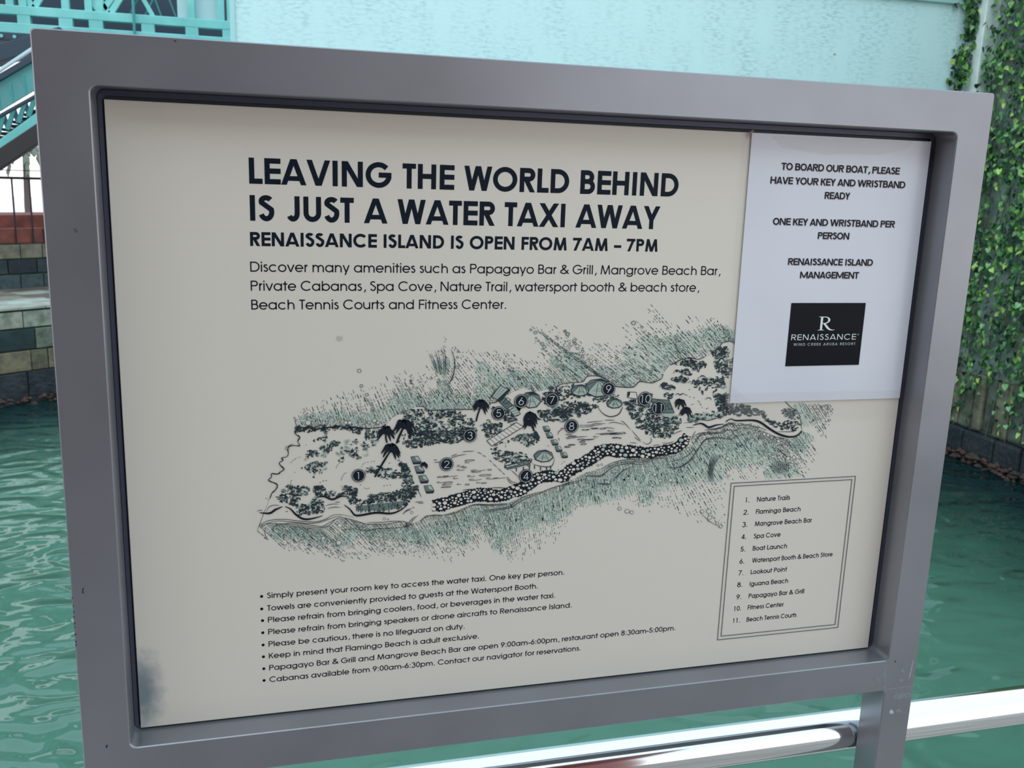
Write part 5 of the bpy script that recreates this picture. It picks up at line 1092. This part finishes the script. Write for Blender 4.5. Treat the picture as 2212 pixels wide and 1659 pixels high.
# ---- cabanas, pavilions, jetties
HUTS = []
class Hut:
    def __init__(s, name): s.name = name; s.parts = [Ink(), Ink(), Ink(), Ink(), Ink()]; HUTS.append(s)
HB = HG = HP = HW = HL = None
def begin(name):
    global HB, HG, HP, HW, HL
    h = Hut(name); HB, HG, HP, HW, HL = h.parts
def cabana(cx, cy, s=1.0):
    begin('cabana_drawing')
    HB.poly([(cx - 9 * s, cy - 6 * s), (cx + 5 * s, cy - 7.5 * s), (cx + 11 * s, cy + 3 * s), (cx + 9 * s, cy + 8 * s), (cx - 4 * s, cy + 8.5 * s), (cx - 6 * s, cy + 3 * s)])
    HG.poly([(cx - 8 * s, cy - 5 * s), (cx - 1 * s, cy - 6 * s), (cx + 1 * s, cy + 0 * s), (cx - 4.4 * s, cy + 4.5 * s)]); HP.poly([(cx - 1 * s, cy - 6 * s), (cx + 4.4 * s, cy - 6.3 * s), (cx + 9.6 * s, cy + 2.8 * s), (cx + 1 * s, cy)])
    HG.poly([(cx + 1 * s, cy + .6 * s), (cx + 9.4 * s, cy + 3.4 * s), (cx - 3.6 * s, cy + 4.8 * s)])
    for k in range(3): HB.dash(cx + (1 + k * 2) * s, cy - (4 - k * 1.6) * s, .05, 4 * s, .8)
for p in zb([(125, 520), (160, 615), (200, 710), (255, 810)]): cabana(*p, 1.15)
for p in zb([(1425, 210), (1455, 275), (1505, 345), (1545, 410), (1600, 470)]): cabana(*p, .85)
def umbrella(cx, cy, r, sq=.62):
    begin('pavilion_drawing')
    P = [(cx + r * math.cos(2 * PI * k / 8 + .2), cy + r * sq * math.sin(2 * PI * k / 8 + .2)) for k in range(8)]; ap = (cx, cy - r * .55)
    HB.poly([(x_ + (x_ - cx) * .06, y_ + 1.5) for x_, y_ in P])
    for k in range(8): (HP if k in (0, 1, 2) else (HG if k in (3, 4, 7) else HB)).poly([ap, P[k], P[(k + 1) % 8]])
    for k in range(8): HL.brush([ap, P[k]], 1.0, 1, 1)
    for k in range(1, 4): HL.dash(cx - r * .14 * k, cy + r * (.1 * k) - 2, .05, r * .3 * k, .7)
    for k in range(8):
        q = P[k]; HL.brush([q, P[(k + 1) % 8]], 1.2, 1, 1)
umbrella(*zb([(1400, 480)])[0], 21); umbrella(*zg([(235, 1120)])[0], 20); umbrella(*zg([(455, 1090)])[0], 30, .66); umbrella(*zg([(645, 1275)])[0], 17); umbrella(*zf([(1700, 1370)])[0], 21, .85)
HL.brush(spl(zg([(440, 1310), (500, 1390), (590, 1435), (690, 1410), (735, 1340), (740, 1310)])), 2.0); HL.brush(spl(zb([(1290, 560), (1380, 585), (1480, 580), (1510, 500)])), 1.8)
for x_, y_ in zb([(1130, 600), (1200, 590), (1260, 580), (1310, 575), (1370, 590), (1430, 590), (1470, 580)]): HB.dash(x_, y_, PI / 2, 8, 2.4)
def slab(pts, n, ink='p'):
    if n: begin('jetty_drawing' if n > 2 else 'deck_drawing')
    {'p': HP, 'g': HG, 'w': HW}[ink].poly(pts)
    for k in range(1, n):
        u = k / n; a = [pts[0][j] * (1 - u) + pts[3][j] * u for j in (0, 1)]; b_ = [pts[1][j] * (1 - u) + pts[2][j] * u for j in (0, 1)]; HL.brush([a, b_], .8, 1, 1)
    for k in range(4): HL.brush([pts[k], pts[(k + 1) % 4]], 1.3, 1, 1)
slab(zb([(835, 330), (885, 382), (1200, 190), (1130, 148)]), 9, 'w'); slab(zb([(1010, 585), (1040, 615), (1260, 560), (1235, 525)]), 5, 'g'); slab(zb([(1015, 580), (1030, 600), (1150, 570), (1135, 548)]), 1, 'p')
slab(zf([(1180, 1330), (1290, 1180), (1400, 1230), (1250, 1370)]), 3, 'p'); HB.poly(zf([(1250, 1370), (1400, 1215), (1430, 1240), (1290, 1400), (1240, 1385)])); HB.poly(zf([(1185, 1310), (1215, 1340), (1255, 1330), (1245, 1365), (1190, 1330)])); HL.brush(spl(zf([(1150, 1410), (1170, 1330), (1230, 1260), (1310, 1165)])), 1.6); HL.brush(spl(zf([(1150, 1412), (1230, 1405), (1300, 1350), (1390, 1260)])), 2.2)
slab(zf([(1280, 1400), (1350, 1340), (1480, 1460), (1400, 1520)]), 5, 'g'); slab(zf([(1390, 1480), (1480, 1440), (1560, 1560), (1480, 1590)]), 4, 'p'); slab(zf([(1330, 1410), (1380, 1340), (1430, 1370), (1390, 1420)]), 1, 'w'); HB.poly(zf([(1340, 1600), (1375, 1600), (1370, 1659), (1340, 1650)])); HB.poly(zf([(1480, 1440), (1500, 1470), (1550, 1520), (1575, 1470), (1545, 1520)]))
slab(zg([(805, 1140), (905, 1145), (920, 1225), (800, 1205)]), 1, 'w'); HB.poly(zg([(805, 1140), (835, 1145), (825, 1190), (800, 1205)])); slab(zg([(1030, 1150), (1100, 1165), (1090, 1210), (1030, 1200)]), 1, 'g'); slab(zg([(1080, 1220), (1300, 1240), (1360, 1390), (1150, 1390)]), 4, 'g'); slab(zg([(1270, 1290), (1320, 1290), (1335, 1340), (1290, 1340)]), 1, 'w')
FW.fill(zg([(1080, 1400), (1200, 1380), (1420, 1420), (1400, 1490), (1300, 1500), (1180, 1440)])); FW.fill(zg([(1560, 1480), (1620, 1420), (1800, 1400), (1970, 1390), (1930, 1440), (1740, 1470), (1600, 1510)])); FG.fill(za([(1090, 985), (1300, 960), (1560, 930), (1620, 920), (1540, 1000), (1400, 1022), (1200, 1025), (1110, 1010)]))
LN.brush(spl(zg([(1470, 1510), (1560, 1500), (1650, 1465), (1760, 1480), (1880, 1450), (1950, 1440)])), 1.5)
# ---- palms
PALMS = []
def palm(cx, cy, r, trunk=None):
    PM = Ink(); PALMS.append(PM)
    if trunk: PM.brush(spl([(cx, cy), ((cx + trunk[0]) / 2 - 1.5, (cy + trunk[1]) / 2 + 1), trunk]), max(2.6, r * .2), .6, .9)
    PM.poly([(cx + r * .42 * math.cos(k * PI / 5), cy - r * .1 + r * .40 * math.sin(k * PI / 5)) for k in range(10)])
    for k in range(13):
        a = math.radians(-205 + 260 * k / 12 + rnd.uniform(-8, 8)); L = r * rnd.uniform(.85, 1.15); ex, ey = cx + L * math.cos(a), cy + L * math.sin(a) * .75 + r * .18
        mx_, my_ = cx + L * .55 * math.cos(a), cy + L * .55 * math.sin(a) - r * .12
        pts = spl([(cx, cy), (mx_, my_), (ex, ey + r * .30)], 4); PM.brush(pts, r * .26, .6, .12)
for c_, r, t_ in ((za([(1400, 245)])[0], 18, za([(1410, 350)])[0]), (za([(1580, 185)])[0], 22, za([(1505, 355)])[0]), (za([(1450, 420)])[0], 20, za([(1288, 690)])[0]), (zf([(1040, 1445)])[0], 17, zf([(970, 1659)])[0]), (zf([(1690, 1600)])[0], 17, None), (zb([(1260, 165)])[0], 15, None), (zg([(1430, 1275)])[0], 13, zg([(1410, 1350)])[0]), (zg([(1500, 1375)])[0], 14, zg([(1450, 1420)])[0]), (zb([(210, 570)])[0], 9, None)):
    palm(c_[0], c_[1], r, t_)
# ---- numbered markers
mk = [('1', 774.4, 1026.5), ('2', 964.4, 1002), ('3', 1014.7, 940), ('4', 1135.6, 1027.6), ('5', 1076.4, 892), ('6', 1125.2, 866), ('7', 1191.6, 863), ('8', 1233.9, 920), ('9', 1313.6, 839.6), ('10', 1392.6, 861), ('11', 1421.6, 880.5)]
m_landc = m_board; m_g1 = mat('grey_green_ink', lin((120, 138, 130)), .5, 0, .2); m_g2 = mat('grey_ring_ink', lin((104, 116, 112)), .5, 0, .2); m_wash = mat('pale_green_wash', lin((188, 200, 187)), .5, 0, .3); m_k = mat('hatch_ink', lin((58, 70, 74)), .5, 0, .2)
m_fw = mat('wash_green', lin((168, 182, 171)), .5, 0, .3); m_fg = mat('mid_grey_green', lin((104, 120, 116)), .5, 0, .2); m_fk = mat('undergrowth_ink', lin((40, 50, 56)), .5, 0, .15); m_sol = mat('map_black', lin((22, 30, 40)), .5, 0, .15); m_ln = mat('map_line_ink', lin((48, 60, 66)), .5, 0, .15)
m_land = mat('land_white', BCOL, .33)
WASH.build('sea_wash', m_wash, 0); G1.build('sea_hatching', m_g1, 1); K.build('sea_hatching', m_k, 2); 
LAND.build('island_ground', m_land, 3); WHT.build('bubble_fill', m_land, 4); G2.build('bubble_rings', m_g2, 5); FW.build('undergrowth_wash', m_fw, 6); FG.build('undergrowth_tone', m_fg, 7); DK.build('breakwater', m_sol, 8); FK.build('undergrowth', m_fk, 9)
PEB.build('breakwater_stones', m_land, 10); PAL.build('breakwater_stones', m_fw, 10); LN.build('shore_lines', m_ln, 13); SOL.build('bold_shore_line', m_sol, 14); 
for p_ in PALMS: p_.build('palm_drawing', m_sol, 15, None)
for h_ in HUTS:
    vs = []; fs = []; mi = []
    for k_, (ink, mt) in enumerate(zip((h_.parts[3], h_.parts[0], h_.parts[1], h_.parts[2], h_.parts[4]), range(5))):
        n0 = len(vs)
        if ink.v: vs += [(a, -EPS - (10.4 + k_ * .5) * .00007 - q_ * 1e-6, b_ - PTOP) for (a, b_), q_ in zip(brd_many(ink.v).tolist(), ink.k)]
        fs += [tuple(i + n0 for i in f) for f in ink.f]; mi += [mt] * len(ink.f)
    me = bpy.data.meshes.new(h_.name); me.from_pydata(vs, [], fs)
    for mt in (m_land, m_fk, m_fg, m_fw, m_ln): me.materials.append(mt)
    me.polygons.foreach_set('material_index', mi); o = bpy.data.objects.new(h_.name, me); COL.objects.link(o); o.parent = board

for txt, cx, cy in mk:
    q = brd(cx, cy); r = (brd(cx + 15, cy)[0] - q[0]) * .99
    flat([[(q[0] + r * math.cos(k * PI / 24), q[1] + r * math.sin(k * PI / 24)) for k in range(48)]], 'map_marker', m_sol, board, -EPS - .00125)
    flat(ribbon([(q[0] + r * .87 * math.cos(k * PI / 20), q[1] + r * .87 * math.sin(k * PI / 20)) for k in range(40)], r * .045, True), 'marker_ring', m_white_ink, board, -EPS - .00133)
    polys, L = text_polys(txt, .07, AV); hh = r * 1.06; L_ = L * hh
    flat([[(q[0] - L_ / 2 + x_ * hh, q[1] - hh / 2 + y_ * hh) for x_, y_ in p] for p in polys], 'marker_numeral', m_white_ink, board, -EPS - .00136)
